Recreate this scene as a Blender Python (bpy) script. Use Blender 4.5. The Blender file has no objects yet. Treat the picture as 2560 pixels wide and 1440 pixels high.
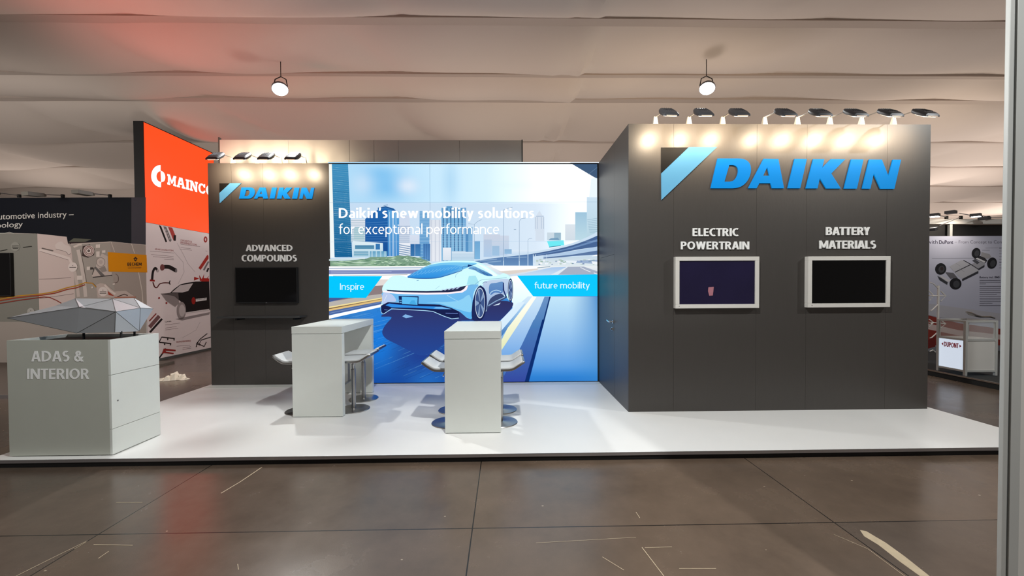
import bpy, bmesh, math, random
from mathutils import Vector, Matrix
from mathutils.geometry import tessellate_polygon, delaunay_2d_cdt

SC = bpy.context.scene
COL = SC.collection
rnd = random.Random(7)

# ------------------------------------------------------------------ camera
W, H, F = 2560, 1440, 991.0
YAW, PITCH, ROLL, DY = .0183, .0173, -.0052, 11.8
EYE = Vector((0, 0, 1.6))
_fw = Vector((math.sin(YAW) * math.cos(PITCH), math.cos(YAW) * math.cos(PITCH), -math.sin(PITCH)))
_r0 = Vector((math.cos(YAW), -math.sin(YAW), 0))
_u0 = _r0.cross(_fw)
RIGHT = _r0 * math.cos(ROLL) + _u0 * math.sin(ROLL)
UP = -_r0 * math.sin(ROLL) + _u0 * math.cos(ROLL)
cd = bpy.data.cameras.new('camera')
cd.sensor_width = 36.0
cd.lens = 36.0 * F / W
cd.shift_y = DY / W
cd.clip_start, cd.clip_end = .05, 200
cam = bpy.data.objects.new('camera', cd)
COL.objects.link(cam)
m3 = Matrix((RIGHT, UP, -_fw)).transposed()
cam.matrix_world = Matrix.Translation(EYE) @ m3.to_4x4()
SC.camera = cam

# ------------------------------------------------------------------ world, exposure, hall and fill light
SC.view_settings.view_transform = 'Standard'
SC.view_settings.look = 'None'
SC.view_settings.exposure = 0.0
SC.view_settings.gamma = 1.0
SC.view_settings.use_curve_mapping = False
w = bpy.data.worlds.new('hall_ambient')
SC.world = w
w.use_nodes = True
w.node_tree.nodes['Background'].inputs[0].default_value = (1.0, .9, .84, 1)
w.node_tree.nodes['Background'].inputs[1].default_value = .16

HALL_W = 640.0                       # watts of one hall floodlight
HALL_COL = (.97, 1.0, .985)
def spot(name, loc, target, watts, col, angle, blend=.5, size=.08):
    l = bpy.data.lights.new(name, 'SPOT')
    l.energy, l.color, l.spot_size, l.spot_blend, l.shadow_soft_size = watts, col, math.radians(angle), blend, size
    o = bpy.data.objects.new(name, l)
    COL.objects.link(o)
    o.location = loc
    o.rotation_euler = (Vector(target) - Vector(loc)).to_track_quat('-Z', 'Y').to_euler()
    return o
spot('hall_and_fill_light', (.42, 1.73, 5.05), (.42, 2.1, 0), HALL_W * 1.05, HALL_COL, 148, .4)
spot('hall_and_fill_light', (-3.4, 9.6, 4.5), (-7.58, 9.3, 1.3), HALL_W * .5, (.97, .97, 1.0), 95, .9, .3)  # added fill that brightens the poster on the sign tower
spot('hall_and_fill_light', (-10.2, 4.6, 3.0), (-9.6, 8.5, 1.6), HALL_W * .55, (1.0, .95, .9), 150, .5, .7)  # made-up lamp, added to lift the printed wall at the left
spot('hall_and_fill_light', (7.6, 1.9, 5.05), (7.6, 2.5, 0), HALL_W * .8, HALL_COL, 165, .3)
spot('hall_and_fill_light', (2.5, -.6, 4.9), (2.1, 1.5, 1.5), HALL_W * .9, HALL_COL, 58, 1.0)  # unseen fill aimed at the grey post
spot('hall_and_fill_light', (-5.6, -1.6, 4.9), (-4.2, 3.6, .6), HALL_W * .55, HALL_COL, 36, 1.0, .3)  # extra fill added for the lettered counter front
for x_, y_, k_ in ((-12.5, 6.0, .3), (-5.9, 6.6, .35), (-1.0, 7.6, 1.1), (3.2, 7.2, .9), (7.0, 6.0, .9), (-6.3, 12.0, 1.0), (1.5, 12.0, 1.1), (9.5, 12.0, 2.2), (0, 18, 2.0), (-15, 13, 2.2), (-17, 21, 4.0), (16, 14, 4.5), (18, 22, 8.0), (26, 20, 7.0), (14, 9.5, 3.0)):
    spot('ceiling_fill', (x_, y_, 2.4), (x_, y_ + .01, 6), HALL_W * .145 * k_, (1.0, .90, .83), 172, .25, .3)   # unseen lamps added to brighten the tent roof

# ------------------------------------------------------------------ helpers
def ray(px, py):
    return RIGHT * ((px - W / 2) / F) + UP * (-(py - H / 2 - DY) / F) + _fw
def onY(px, py, Y):
    d = ray(px, py); return EYE + d * ((Y - EYE.y) / d.y)
def onX(px, py, X):
    d = ray(px, py); return EYE + d * ((X - EYE.x) / d.x)
def onZ(px, py, Z):
    d = ray(px, py); return EYE + d * ((Z - EYE.z) / d.z)

def lin(v):
    return v / 12.92 if v <= .04045 else ((v + .055) / 1.055) ** 2.4
def C(r, g, b):
    return (lin(r / 255), lin(g / 255), lin(b / 255), 1.0)

def mat(name, rgb, rough=.5, metal=0.0, spec=.5, var=.06, scale=6.0, bump=0.0, bscale=60.0, stretch=(1, 1, 1), emis=0.0, ecol=None):
    m = bpy.data.materials.new(name)
    m.use_nodes = True
    nt = m.node_tree
    b = nt.nodes['Principled BSDF']
    b.inputs['Roughness'].default_value = rough
    b.inputs['Metallic'].default_value = metal
    b.inputs['Specular IOR Level'].default_value = spec
    c = C(*rgb)
    tc = nt.nodes.new('ShaderNodeTexCoord')
    mp = nt.nodes.new('ShaderNodeMapping')
    mp.inputs['Scale'].default_value = stretch
    nt.links.new(tc.outputs['Object'], mp.inputs['Vector'])
    n = nt.nodes.new('ShaderNodeTexNoise')
    n.inputs['Scale'].default_value = scale
    n.inputs['Detail'].default_value = 6
    nt.links.new(mp.outputs['Vector'], n.inputs['Vector'])
    mx = nt.nodes.new('ShaderNodeMix')
    mx.data_type = 'RGBA'
    mx.inputs[6].default_value = tuple(x * (1 - var) for x in c[:3]) + (1,)
    mx.inputs[7].default_value = tuple(min(1, x * (1 + var)) for x in c[:3]) + (1,)
    nt.links.new(n.outputs['Fac'], mx.inputs[0])
    nt.links.new(mx.outputs[2], b.inputs['Base Color'])
    if bump:
        n2 = nt.nodes.new('ShaderNodeTexNoise')
        n2.inputs['Scale'].default_value = bscale
        n2.inputs['Detail'].default_value = 4
        nt.links.new(mp.outputs['Vector'], n2.inputs['Vector'])
        bp = nt.nodes.new('ShaderNodeBump')
        bp.inputs['Strength'].default_value = bump
        bp.inputs['Distance'].default_value = .01
        nt.links.new(n2.outputs['Fac'], bp.inputs['Height'])
        nt.links.new(bp.outputs['Normal'], b.inputs['Normal'])
    if emis:
        b.inputs['Emission Color'].default_value = C(*(ecol or rgb))
        b.inputs['Emission Strength'].default_value = emis
    return m

def attr_mat(name, emissive, strength=1.0, rough=.55):
    """printed sheet: colour comes from the print's own colour layer 'ink', alpha is a translucent ink"""
    m = bpy.data.materials.new(name)
    m.use_nodes = True
    nt = m.node_tree
    a = nt.nodes.new('ShaderNodeAttribute')
    a.attribute_name = 'ink'
    out = nt.nodes['Material Output']
    if emissive:
        nt.nodes.remove(nt.nodes['Principled BSDF'])
        e = nt.nodes.new('ShaderNodeEmission')
        e.inputs[1].default_value = strength
        t = nt.nodes.new('ShaderNodeBsdfTransparent')
        mx = nt.nodes.new('ShaderNodeMixShader')
        nt.links.new(a.outputs['Color'], e.inputs[0])
        nt.links.new(a.outputs['Alpha'], mx.inputs[0])
        nt.links.new(t.outputs[0], mx.inputs[1])
        nt.links.new(e.outputs[0], mx.inputs[2])
        nt.links.new(mx.outputs[0], out.inputs[0])
    else:
        b = nt.nodes['Principled BSDF']
        b.inputs['Roughness'].default_value = .7
        b.inputs['Specular IOR Level'].default_value = .15
        nt.links.new(a.outputs['Color'], b.inputs['Base Color'])
        nt.links.new(a.outputs['Alpha'], b.inputs['Alpha'])
    return m

WLOC = {}
def empty(name, loc, label=None, cat=None, group=None):
    o = bpy.data.objects.new(name, None)
    o.empty_display_size = .1
    COL.objects.link(o)
    o.location = loc
    WLOC[o.name] = Vector(loc)
    tag(o, label, cat, group)
    return o
def tag(o, label=None, cat=None, group=None, kind=None):
    if label: o['label'] = label
    if cat: o['category'] = cat
    if group: o['group'] = group
    if kind: o['kind'] = kind
    return o

class MB:
    """collects world-space faces; build() links them as ONE mesh object"""
    def __init__(s): s.v, s.f, s.mi = [], [], []
    def add(s, vs, fs, mi=0):
        k = len(s.v)
        s.v += [Vector(p) for p in vs]
        s.f += [tuple(i + k for i in f) for f in fs]
        s.mi += [mi] * len(fs)
        return s
    def box(s, a, b, mi=0):
        x0, y0, z0 = (min(a[i], b[i]) for i in range(3)); x1, y1, z1 = (max(a[i], b[i]) for i in range(3))
        return s.add([(x0, y0, z0), (x1, y0, z0), (x1, y1, z0), (x0, y1, z0), (x0, y0, z1), (x1, y0, z1), (x1, y1, z1), (x0, y1, z1)],
                     [(0, 3, 2, 1), (4, 5, 6, 7), (0, 1, 5, 4), (1, 2, 6, 5), (2, 3, 7, 6), (3, 0, 4, 7)], mi)
    def tube(s, pts, r, n=10, mi=0, cap=True):
        pts = [Vector(p) for p in pts]
        rs = r if isinstance(r, (list, tuple)) else [r] * len(pts)
        rings = []
        ref = None
        for i, p in enumerate(pts):
            t = (pts[min(i + 1, len(pts) - 1)] - pts[max(i - 1, 0)]).normalized()
            if ref is None or abs(ref.dot(t)) > .95:
                ref = Vector((0, 0, 1)) if abs(t.z) < .9 else Vector((1, 0, 0))
            a = (ref - t * ref.dot(t)).normalized(); b = t.cross(a); ref = a
            rings.append([p + (a * math.cos(2 * math.pi * k / n) + b * math.sin(2 * math.pi * k / n)) * rs[i] for k in range(n)])
        vs = [q for rg in rings for q in rg]
        fs = [(i * n + k, i * n + (k + 1) % n, (i + 1) * n + (k + 1) % n, (i + 1) * n + k) for i in range(len(pts) - 1) for k in range(n)]
        if cap: fs += [tuple(range(n - 1, -1, -1)), tuple(range((len(pts) - 1) * n, len(pts) * n))]
        return s.add(vs, fs, mi)
    def lathe(s, prof, c=(0, 0, 0), n=32, mi=0):
        c = Vector(c)
        vs = [c + Vector((r * math.cos(2 * math.pi * k / n), r * math.sin(2 * math.pi * k / n), z)) for r, z in prof for k in range(n)]
        L = len(prof)
        fs = [(i * n + k, i * n + (k + 1) % n, (i + 1) * n + (k + 1) % n, (i + 1) * n + k) for i in range(L - 1) for k in range(n)]
        fs += [tuple(range(n - 1, -1, -1)), tuple(range((L - 1) * n, L * n))]
        return s.add(vs, fs, mi)
    def prism(s, poly, d, mi=0):
        """closed planar polygon (3-D points) thickened by vector d"""
        poly = [Vector(p) for p in poly]; d = Vector(d); n = len(poly)
        tris = [tuple(t) for t in tessellate_polygon([poly])]
        fs = tris + [tuple(i + n for i in reversed(t)) for t in tris] + [(i, (i + 1) % n, n + (i + 1) % n, n + i) for i in range(n)]
        return s.add(poly + [p + d for p in poly], fs, mi)
    def build(s, name, mats, parent=None, bevel=0.0, smooth=False, local=False):
        me = bpy.data.meshes.new(name)
        off = Vector((0, 0, 0))
        if parent is not None and not local:
            off = WLOC.get(parent.name, Vector((0, 0, 0)))
        me.from_pydata([p - off for p in s.v], [], s.f)
        for m in (mats if isinstance(mats, (list, tuple)) else [mats]): me.materials.append(m)
        for p, mi in zip(me.polygons, s.mi): p.material_index = mi
        bm = bmesh.new(); bm.from_mesh(me)
        bmesh.ops.recalc_face_normals(bm, faces=bm.faces)
        if bevel:
            es = [e for e in bm.edges if len(e.link_faces) == 2 and e.calc_face_angle(0) > .6]
            bmesh.ops.bevel(bm, geom=es, offset=bevel, segments=2, affect='EDGES', profile=.6)
        bm.to_mesh(me); bm.free()
        if smooth:
            for p in me.polygons: p.use_smooth = True
            me.set_sharp_from_angle(angle=math.radians(40))
        o = bpy.data.objects.new(name, me)
        COL.objects.link(o)
        if parent is not None:
            o.parent = parent
            WLOC[o.name] = off
        else:
            WLOC[o.name] = Vector((0, 0, 0))
        return o

def copy_tree(o, parent=None):
    c = o.copy(); COL.objects.link(c)
    if parent is not None: c.parent = parent
    for ch in [x for x in o.children]: copy_tree(ch, c)
    return c

def glyphs(text, bold=0.0, spacing=1.0):
    """text as flat triangulated outlines in XY"""
    cu = bpy.data.curves.new('t', 'FONT'); cu.body = text; cu.offset = bold; cu.space_character = spacing; cu.resolution_u = 5
    o = bpy.data.objects.new('t', cu); COL.objects.link(o)
    bpy.context.view_layer.update()
    me = bpy.data.meshes.new_from_object(o.evaluated_get(bpy.context.evaluated_depsgraph_get()))
    bm = bmesh.new(); bm.from_mesh(me)
    bmesh.ops.remove_doubles(bm, verts=bm.verts, dist=1e-4)
    vs = [v.co.xy.copy() for v in bm.verts]; bm.verts.index_update()
    fs = [tuple(v.index for v in f.verts) for f in bm.faces]
    es = [tuple(v.index for v in e.verts) for e in bm.edges if len(e.link_faces) == 1]
    bm.free(); bpy.data.meshes.remove(me); bpy.data.objects.remove(o); bpy.data.curves.remove(cu)
    return vs, fs, es
def text_on(mb, text, tl, tr, bl, depth=None, bold=0.0, spacing=1.0, mi=0, shear=0.0):
    """fit the text's ink box to the parallelogram tl-tr-bl (3-D points); depth = thickness vector; bold > .05 picks the drawn sans"""
    if bold > .05:
        ps = sans(text, bold); d = Vector(depth)
        x0 = min(p[0] for q in ps for p in q); x1 = max(p[0] for q in ps for p in q); y0 = min(p[1] for q in ps for p in q); y1 = max(p[1] for q in ps for p in q)
        tl, tr, bl = Vector(tl), Vector(tr), Vector(bl)
        for i, q in enumerate(ps):
            mb.prism([bl + (tr - tl) * ((x - x0) / (x1 - x0)) + (tl - bl) * ((y - y0) / (y1 - y0)) for x, y in q], d * (1 + .012 * (i % 7)), mi)
        return mb
    vs, fs, es = glyphs(text, bold, spacing)
    x0 = min(v.x for v in vs); x1 = max(v.x for v in vs); y0 = min(v.y for v in vs); y1 = max(v.y for v in vs)
    tl, tr, bl = Vector(tl), Vector(tr), Vector(bl)
    def at(v):
        u = (v.x - x0) / (x1 - x0); t = (v.y - y0) / (y1 - y0)
        return bl + (tr - tl) * (u + shear * t) + (tl - bl) * t
    P = [at(v) for v in vs]; n = len(P)
    if depth is None: return mb.add(P, fs, mi)
    d = Vector(depth)
    return mb.add(P + [p + d for p in P], fs + [tuple(i + n for i in reversed(f)) for f in fs] + [(a, b, b + n, a + n) for a, b in es], mi)

class Print:
    """a printed sheet: vector shapes laid as hair-thin ink layers on one plane; to3(px,py) gives the point on the plane"""
    def __init__(s, to3, nrm, step=.00003):
        s.to3, s.n, s.step = to3, Vector(nrm), step
        s.v, s.f, s.c, s.k = [], [], [], 0
    def lay(s): s.k += 1; return s.n * (s.k * s.step)
    def poly(s, pts, col, cols=None, same=False):
        if not same: s.k += 1
        o = s.n * (s.k * s.step)
        P = [s.to3(*p) + o for p in pts]
        k = len(s.v); s.v += P
        for t in tessellate_polygon([[Vector((p[0], p[1], 0)) for p in pts]]):
            s.f.append(tuple(i + k for i in t))
        s.c += list(cols) if cols else [col] * len(pts)
        return s
    def grad(s, pts, c_top, c_bot):
        """polygon with a printed vertical blend"""
        ys = [p[1] for p in pts]; a, b = min(ys), max(ys)
        mix = lambda t: tuple(c_top[i] * (1 - t) + c_bot[i] * t for i in range(4))
        return s.poly(pts, None, [mix((p[1] - a) / max(1e-6, b - a)) for p in pts])
    def grid(s, x0, y0, x1, y1, fn, nx=24, ny=24):
        s.k += 1
        o = s.n * (s.k * s.step); k = len(s.v)
        for j in range(ny + 1):
            for i in range(nx + 1):
                x = x0 + (x1 - x0) * i / nx; y = y0 + (y1 - y0) * j / ny
                s.v.append(s.to3(x, y) + o); s.c.append(fn(x, y))
        for j in range(ny):
            for i in range(nx):
                a = k + j * (nx + 1) + i
                s.f.append((a, a + 1, a + nx + 2, a + nx + 1))
        return s
    def line(s, pts, wd, col, same=False):
        """stroke of width wd (px)"""
        P = [Vector(p) for p in pts]; L, R = [], []
        for i, p in enumerate(P):
            t = (P[min(i + 1, len(P) - 1)] - P[max(i - 1, 0)])
            t = t.normalized() if t.length > 0 else Vector((1, 0))
            nn = Vector((-t.y, t.x)) * (wd / 2)
            L.append(p + nn); R.append(p - nn)
        if not same: s.k += 1
        o = s.n * (s.k * s.step); k = len(s.v); n = len(P)
        s.v += [s.to3(q.x, q.y) + o for q in L + R]; s.c += [col] * (2 * n)
        s.f += [(k + i, k + i + 1, k + n + i + 1, k + n + i) for i in range(n - 1)]
        return s
    def ell(s, cx, cy, rx, ry, col, rot=0.0, n=40, inner=None):
        pts = []
        for i in range(n):
            a = 2 * math.pi * i / n
            x, y = rx * math.cos(a), ry * math.sin(a)
            pts.append((cx + x * math.cos(rot) - y * math.sin(rot), cy + x * math.sin(rot) + y * math.cos(rot)))
        return s.poly(pts, col)
    def text(s, txt, x0, y0, x1, y1, col, bold=0.0, spacing=1.0, slope=0.0):
        if bold > .05:
            ps = sans(txt, bold)
            a0 = min(p[0] for q in ps for p in q); a1 = max(p[0] for q in ps for p in q); b0 = min(p[1] for q in ps for p in q); b1 = max(p[1] for q in ps for p in q)
            s.k += 1
            for q in ps:
                P = [(x0 + (x1 - x0) * (x - a0) / (a1 - a0), y1 + (y0 - y1) * (y - b0) / (b1 - b0)) for x, y in q]
                s.poly([(x, y + slope * (x - x0)) for x, y in P], col, same=True)
            return s
        vs, fs, es = glyphs(txt, bold, spacing)
        a0 = min(v.x for v in vs); a1 = max(v.x for v in vs); b0 = min(v.y for v in vs); b1 = max(v.y for v in vs)
        s.k += 1
        o = s.n * (s.k * s.step); k = len(s.v)
        for v in vs:
            u = (v.x - a0) / (a1 - a0); t = (v.y - b0) / (b1 - b0)
            x = x0 + (x1 - x0) * u
            s.v.append(s.to3(x, y1 + (y0 - y1) * t + slope * (x - x0)) + o); s.c.append(col)
        s.f += [tuple(i + k for i in f) for f in fs]
        return s
    def build(s, name, m, parent=None):
        me = bpy.data.meshes.new(name)
        off = WLOC.get(parent.name, Vector((0, 0, 0))) if parent else Vector((0, 0, 0))
        me.from_pydata([p - off for p in s.v], [], s.f)
        a = me.color_attributes.new('ink', 'FLOAT_COLOR', 'POINT')
        a.data.foreach_set('color', [x for c in s.c for x in c])
        me.materials.append(m)
        o = bpy.data.objects.new(name, me); COL.objects.link(o)
        if parent is not None: o.parent = parent
        WLOC[o.name] = off
        return o

def sm(pts, n=5, closed=True):
    """Catmull-Rom smoothing of a px outline"""
    out = []; N = len(pts)
    for i in range(N if closed else N - 1):
        p = [Vector(pts[(i + k) % N] if closed else pts[min(max(i + k, 0), N - 1)]) for k in (-1, 0, 1, 2)]
        for j in range(n):
            t = j / n
            q = .5 * ((2 * p[1]) + (p[2] - p[0]) * t + (2 * p[0] - 5 * p[1] + 4 * p[2] - p[3]) * t * t + (3 * p[1] - p[0] - 3 * p[2] + p[3]) * t ** 3)
            out.append((q.x, q.y))
    if not closed: out.append(tuple(pts[-1]))
    return out
def Z(ox, oy, s):
    """coordinates read off an enlarged view -> photo pixels"""
    return lambda pts: [(ox + x / s, oy + y / s) for x, y in pts]


# ------------------------------------------------------------------ humanist sans drawn from strokes
def sans(text, w):
    """polygons (x right, y up, capital height 1) of a line of text with stem width w"""
    h = w / 2; X = .73; AS = 1.08; DS = -.32; wl = w * .96; hb = w * .88
    def R(x0, y0, x1, y1): return [(x0, y0), (x1, y0), (x1, y1), (x0, y1)]
    def D(x0, y0, x1, y1, k=1.0):
        d = k * w * math.hypot(x1 - x0, y1 - y0) / abs(y1 - y0) / 2
        return [(x0 - d, y0), (x0 + d, y0), (x1 + d, y1), (x1 - d, y1)]
    def arc(x0, y0, x1, y1, a0, a1, n=22):
        """stroke along the inside of the ellipse filling the box"""
        cx, cy, rx, ry = (x0 + x1) / 2, (y0 + y1) / 2, (x1 - x0) / 2, (y1 - y0) / 2
        n = max(6, int(n * abs(a1 - a0) / 360) + 2); o, i = [], []
        for k in range(n + 1):
            a = math.radians(a0 + (a1 - a0) * k / n)
            o.append((cx + rx * math.cos(a), cy + ry * math.sin(a))); i.append((cx + (rx - w) * math.cos(a), cy + (ry - hb) * math.sin(a)))
        return [q for k in range(n) for q in ([o[k], o[k + 1], i[k + 1], i[k]],)]
    G = {}
    def g(c, wd, *ps):
        out = []
        for p in ps: out += p if isinstance(p[0], list) else [p]
        G[c] = (wd, out)
    W_ = .68 + w * .25
    g('A', W_, D(h * 1.12, 0, W_ / 2 - h * .25, 1), D(W_ - h * 1.12, 0, W_ / 2 + h * .25, 1), R(W_ * .25, .22, W_ * .75, .22 + hb))
    g('B', .60, R(0, 0, w, 1), R(w * .5, 0, .32, hb), R(w * .5, 1 - hb, .30, 1), R(w * .5, .5 - hb / 2, .32, .5 + hb / 2), arc(.04, .5 - hb / 2, .57, 1, -90, 90), arc(.02, 0, .60, .5 + hb / 2, -90, 90))
    g('C', .60, arc(0, -.01, .82, 1.01, 62, 298))
    g('D', .72, R(0, 0, w, 1), R(w * .5, 0, .26, hb), R(w * .5, 1 - hb, .26, 1), arc(-.24, 0, .72, 1, -90, 90))
    g('E', .50, R(0, 0, w, 1), R(0, 0, .50, hb), R(0, 1 - hb, .49, 1), R(0, .5 - hb / 2, .46, .5 + hb / 2))
    g('F', .48, R(0, 0, w, 1), R(0, 1 - hb, .48, 1), R(0, .48 - hb / 2, .44, .48 + hb / 2))
    g('H', .70, R(0, 0, w, 1), R(.70 - w, 0, .70, 1), R(0, .5 - hb / 2, .7, .5 + hb / 2))
    g('I', w, R(0, 0, w, 1))
    g('L', .48, R(0, 0, w, 1), R(0, 0, .48, hb))
    g('M', .88, R(0, 0, w * .95, 1), R(.88 - w * .95, 0, .88, 1), D(.44, .12, h * 1.15, 1, .9), D(.44, .12, .88 - h * 1.15, 1, .9))
    g('N', .72, R(0, 0, w, 1), R(.72 - w, 0, .72, 1), D(.72 - h * 1.1, 0, h * 1.1, 1))
    g('O', .80, arc(0, -.01, .80, 1.01, 0, 360, 40))
    g('P', .58, R(0, 0, w, 1), R(w * .5, 1 - hb, .28, 1), R(w * .5, .40, .28, .40 + hb), arc(-.02, .40, .58, 1, -90, 90))
    g('R', .64, R(0, 0, w, 1), R(w * .5, 1 - hb, .28, 1), R(w * .5, .42, .28, .42 + hb), arc(-.02, .42, .58, 1, -90, 90), D(.64 - h * 1.1, 0, .34, .45))
    g('S', .52, arc(0, .46, .54, 1.01, 48, 270), arc(-.02, -.01, .52, .46 + hb, -132, 90))
    g('T', .58, R(0, 1 - hb, .58, 1), R(.29 - h, 0, .29 + h, 1))
    g('U', .68, R(0, .3, w, 1), R(.68 - w, .3, .68, 1), arc(0, -.01, .68, .62, 180, 360))
    g('V', W_, D(W_ / 2 - h * .2, 0, h * 1.12, 1), D(W_ / 2 + h * .2, 0, W_ - h * 1.12, 1))
    g('W', 1.02, D(.29, 0, h * 1.1, 1), D(.29, 0, .51, 1), D(.73, 0, .51, 1), D(.73, 0, 1.02 - h * 1.1, 1))
    g('Y', .64, R(.32 - h, 0, .32 + h, .45), D(.32, .40, h * 1.2, 1), D(.32, .40, .64 - h * 1.2, 1))
    g('&', .76, arc(.10, .50, .54, 1.01, 0, 360), arc(0, -.01, .58, .62, 100, 345), D(.72 - h, 0, .20, .72, .95), D(.46, .12, .66, .46, .9))
    x = X / 2
    g('a', .50, arc(-.04, .24, .50, X, 0, 118), R(.50 - w, 0, .50, .49), arc(0, -.01, .46, .24 + hb, 60, 300), R(.24, .24 + hb * .05, .45, .24 + hb), R(.24, 0, .36, hb * .85))
    g('b', .58, R(0, 0, w, AS), arc(0, -.01, .58, X, -150, 150, 30))
    g('c', .44, arc(0, -.01, .58, X, 58, 302))
    g('e', .54, arc(0, -.01, .54, X, 0, 308, 30), R(w * .5, x - hb / 2, .54 - w * .25, x + hb / 2))
    g('f', .36, R(.10, 0, .10 + w, .86), arc(.10, .62, .58, AS, 78, 180), R(0, X - hb, .34, X))
    g('i', w, R(0, 0, w, X - .01), R(-.01, X + .13, w + .01, X + .13 + w * .95))
    g('k', .56, R(0, 0, w, AS), D(w * 1.05, X * .40, .53 - h, X, .95), D(.57 - h * 1.1, 0, w * 1.3, X * .56))
    g('l', w, R(0, 0, w, AS))
    hump = lambda x0, x1: [R(x1 - w, 0, x1, X - .24)] + arc(x0, X - .50, x1, X, 0, 160)
    g('m', .90, R(0, 0, w, X - .01), hump(w * .25, .45 + h), hump(.45 - h * .6, .90))
    g('n', .56, R(0, 0, w, X - .01), hump(w * .2, .56))
    g('o', .58, arc(0, -.01, .58, X, 0, 360, 36))
    g('p', .58, R(0, DS, w, X - .01), arc(0, -.01, .58, X, -150, 150, 30))
    g('r', .36, R(0, 0, w, X - .01), arc(w * .2, X - .52, .56, X, 78, 165))
    g('s', .42, arc(0, X * .46, .46, X, 45, 270), arc(-.04, -.01, .42, X * .46 + hb, -135, 90))
    g('t', .38, R(.09, .18, .09 + w, X + .20), R(0, X - hb, .36, X), arc(.09, -.01, .56, .44, 180, 292))
    g('u', .56, R(.56 - w, 0, .56, X - .01), R(0, .24, w, X - .01), arc(0, -.01, .56 - w * .2, .50, 180, 330))
    g('w', .84, D(.24, 0, h * 1.1, X - .01), D(.24, 0, .42, X - .01), D(.60, 0, .42, X - .01), D(.60, 0, .84 - h * 1.1, X - .01))
    g('x', .54, D(h * 1.2, 0, .54 - h * 1.2, X - .01), D(.54 - h * 1.2, 0, h * 1.2, X - .01))
    g('y', .56, D(.28, 0, h * 1.15, X - .01), D(.10 + h, DS, .56 - h * 1.15, X - .01))
    g('\u2019', w * 1.1, D(h * .8, AS - .34, h * 1.2, AS - .02, .9))
    out, pen, gap = [], 0.0, .115 - w * .12
    for k, ch in enumerate(text):
        nxt = text[k + 1] if k + 1 < len(text) else ' '
        if ch == ' ': pen += .26; continue
        wd, ps = G[ch]
        out += [[(pen + px, py) for px, py in p] for p in ps]
        pen += wd + gap * (.1 if ch + nxt in ('AV', 'VA', 'AT', 'TA', 'TT', 'RY', 'DV', 'YA', 'LA') else .75 if ch in 'AVTYL' or nxt in 'AVTY' else .55 if ch in 'rft' else 1)
    return out

# ------------------------------------------------------------------ materials
M = {}
M['charcoal'] = mat('charcoal_wall_coating', (69, 65, 62), .42, spec=.45, var=.05, scale=30, stretch=(1, 1, .15), bump=.05, bscale=180)
M['white_deck'] = mat('white_deck_coating', (241, 240, 238), .38, var=.025, scale=2.5, bump=.02, bscale=40)
M['white_lam'] = mat('white_laminate', (224, 227, 222), .45, var=.02, scale=8)
M['alu'] = mat('brushed_aluminium', (186, 186, 190), .35, metal=.9, var=.05, scale=40)
M['steel'] = mat('brushed_steel', (176, 174, 172), .3, metal=1.0, var=.05, scale=50)
M['chrome'] = mat('polished_steel', (215, 215, 216), .12, metal=1.0, var=.02)
M['black'] = mat('matt_black_plinth', (14, 13, 15), .7, var=.1)
M['blackgloss'] = mat('black_screen_glass', (3, 3, 4), .08, spec=.3, var=.05)
M['navyreflection'] = mat('screen_glass_blue_reflection', (30, 25, 58), .1, spec=.5, var=.6, scale=1.4)  # blue mottled tint paints the hall's reflection into the screen colour
M['whitepaint'] = mat('white_painted_frame', (226, 222, 216), .4, var=.02)
M['seatwhite'] = mat('white_seat_pad', (228, 229, 230), .4, var=.02)
M['lampgrey'] = mat('grey_lamp_casting', (66, 66, 70), .45, metal=.3, var=.08, scale=30)
M['clip'] = mat('ivory_lamp_clip', (205, 196, 178), .45, var=.04)
M['blue'] = mat('bright_blue_acrylic', (0, 84, 150), .5, spec=.1, var=.015, emis=.56, ecol=(0, 148, 224))  # own glow added to even out the lamp light on the letters
M['skyblue'] = mat('light_blue_acrylic', (56, 100, 124), .5, spec=.15, var=.03, emis=.5, ecol=(126, 204, 246))  # stripe also given a glow to even its lighting
M['logoblack'] = mat('black_acrylic', (13, 12, 12), .6, spec=.15, var=.05)
M['letterwhite'] = mat('white_letter_foam', (250, 250, 249), .45, var=.005)
M['lens'] = mat('lit_led_lens', (255, 236, 205), .3, emis=6.0, ecol=(255, 232, 200))
M['ledstrip'] = mat('lit_led_edge', (255, 226, 200), .4, emis=.4, ecol=(255, 214, 184))
M['floodlens'] = mat('lit_flood_lens', (255, 250, 245), .3, emis=30.0, ecol=(255, 249, 242))
M['fabric'] = mat('white_tent_liner', (210, 197, 187), .85, spec=.15, var=.03, scale=.6, bump=.03, bscale=8)
M['fabricband'] = mat('tent_liner_seam', (184, 170, 160), .85, spec=.15, var=.05, scale=2, stretch=(.2, 1, 1))
M['panelwhite'] = mat('white_partition_panel', (206, 203, 198), .5, var=.02)
M['post'] = mat('powder_coated_profile', (196, 197, 194), .4, metal=.25, var=.03)
M['groove'] = mat('dark_profile_groove', (78, 80, 78), .5, var=.05)
M['paper'] = mat('crumpled_paper', (226, 214, 196), .8, var=.06)
M['tape'] = mat('old_tape_residue', (196, 178, 150), .7, var=.2, scale=25)
M['darkgrey'] = mat('dark_grey_shelf', (58, 58, 58), .5, var=.06)
M['facet_d'] = mat('silver_facet_sheet', (190, 194, 200), .42, metal=.35, var=.03)
M['glass'] = mat('clear_vitrine_glass', (235, 240, 238), .05, var=.01)
_b = M['glass'].node_tree.nodes['Principled BSDF']; _b.inputs['Alpha'].default_value = .16
M['ink_emit'] = attr_mat('backlit_print', True, 1.0)
M['ink'] = attr_mat('printed_panel', False)
M['pink'] = mat('pink_reflection', (178, 116, 128), .7)
M['carpet'] = mat('dark_booth_carpet', (44, 46, 47), .9, var=.2, scale=60)

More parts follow.
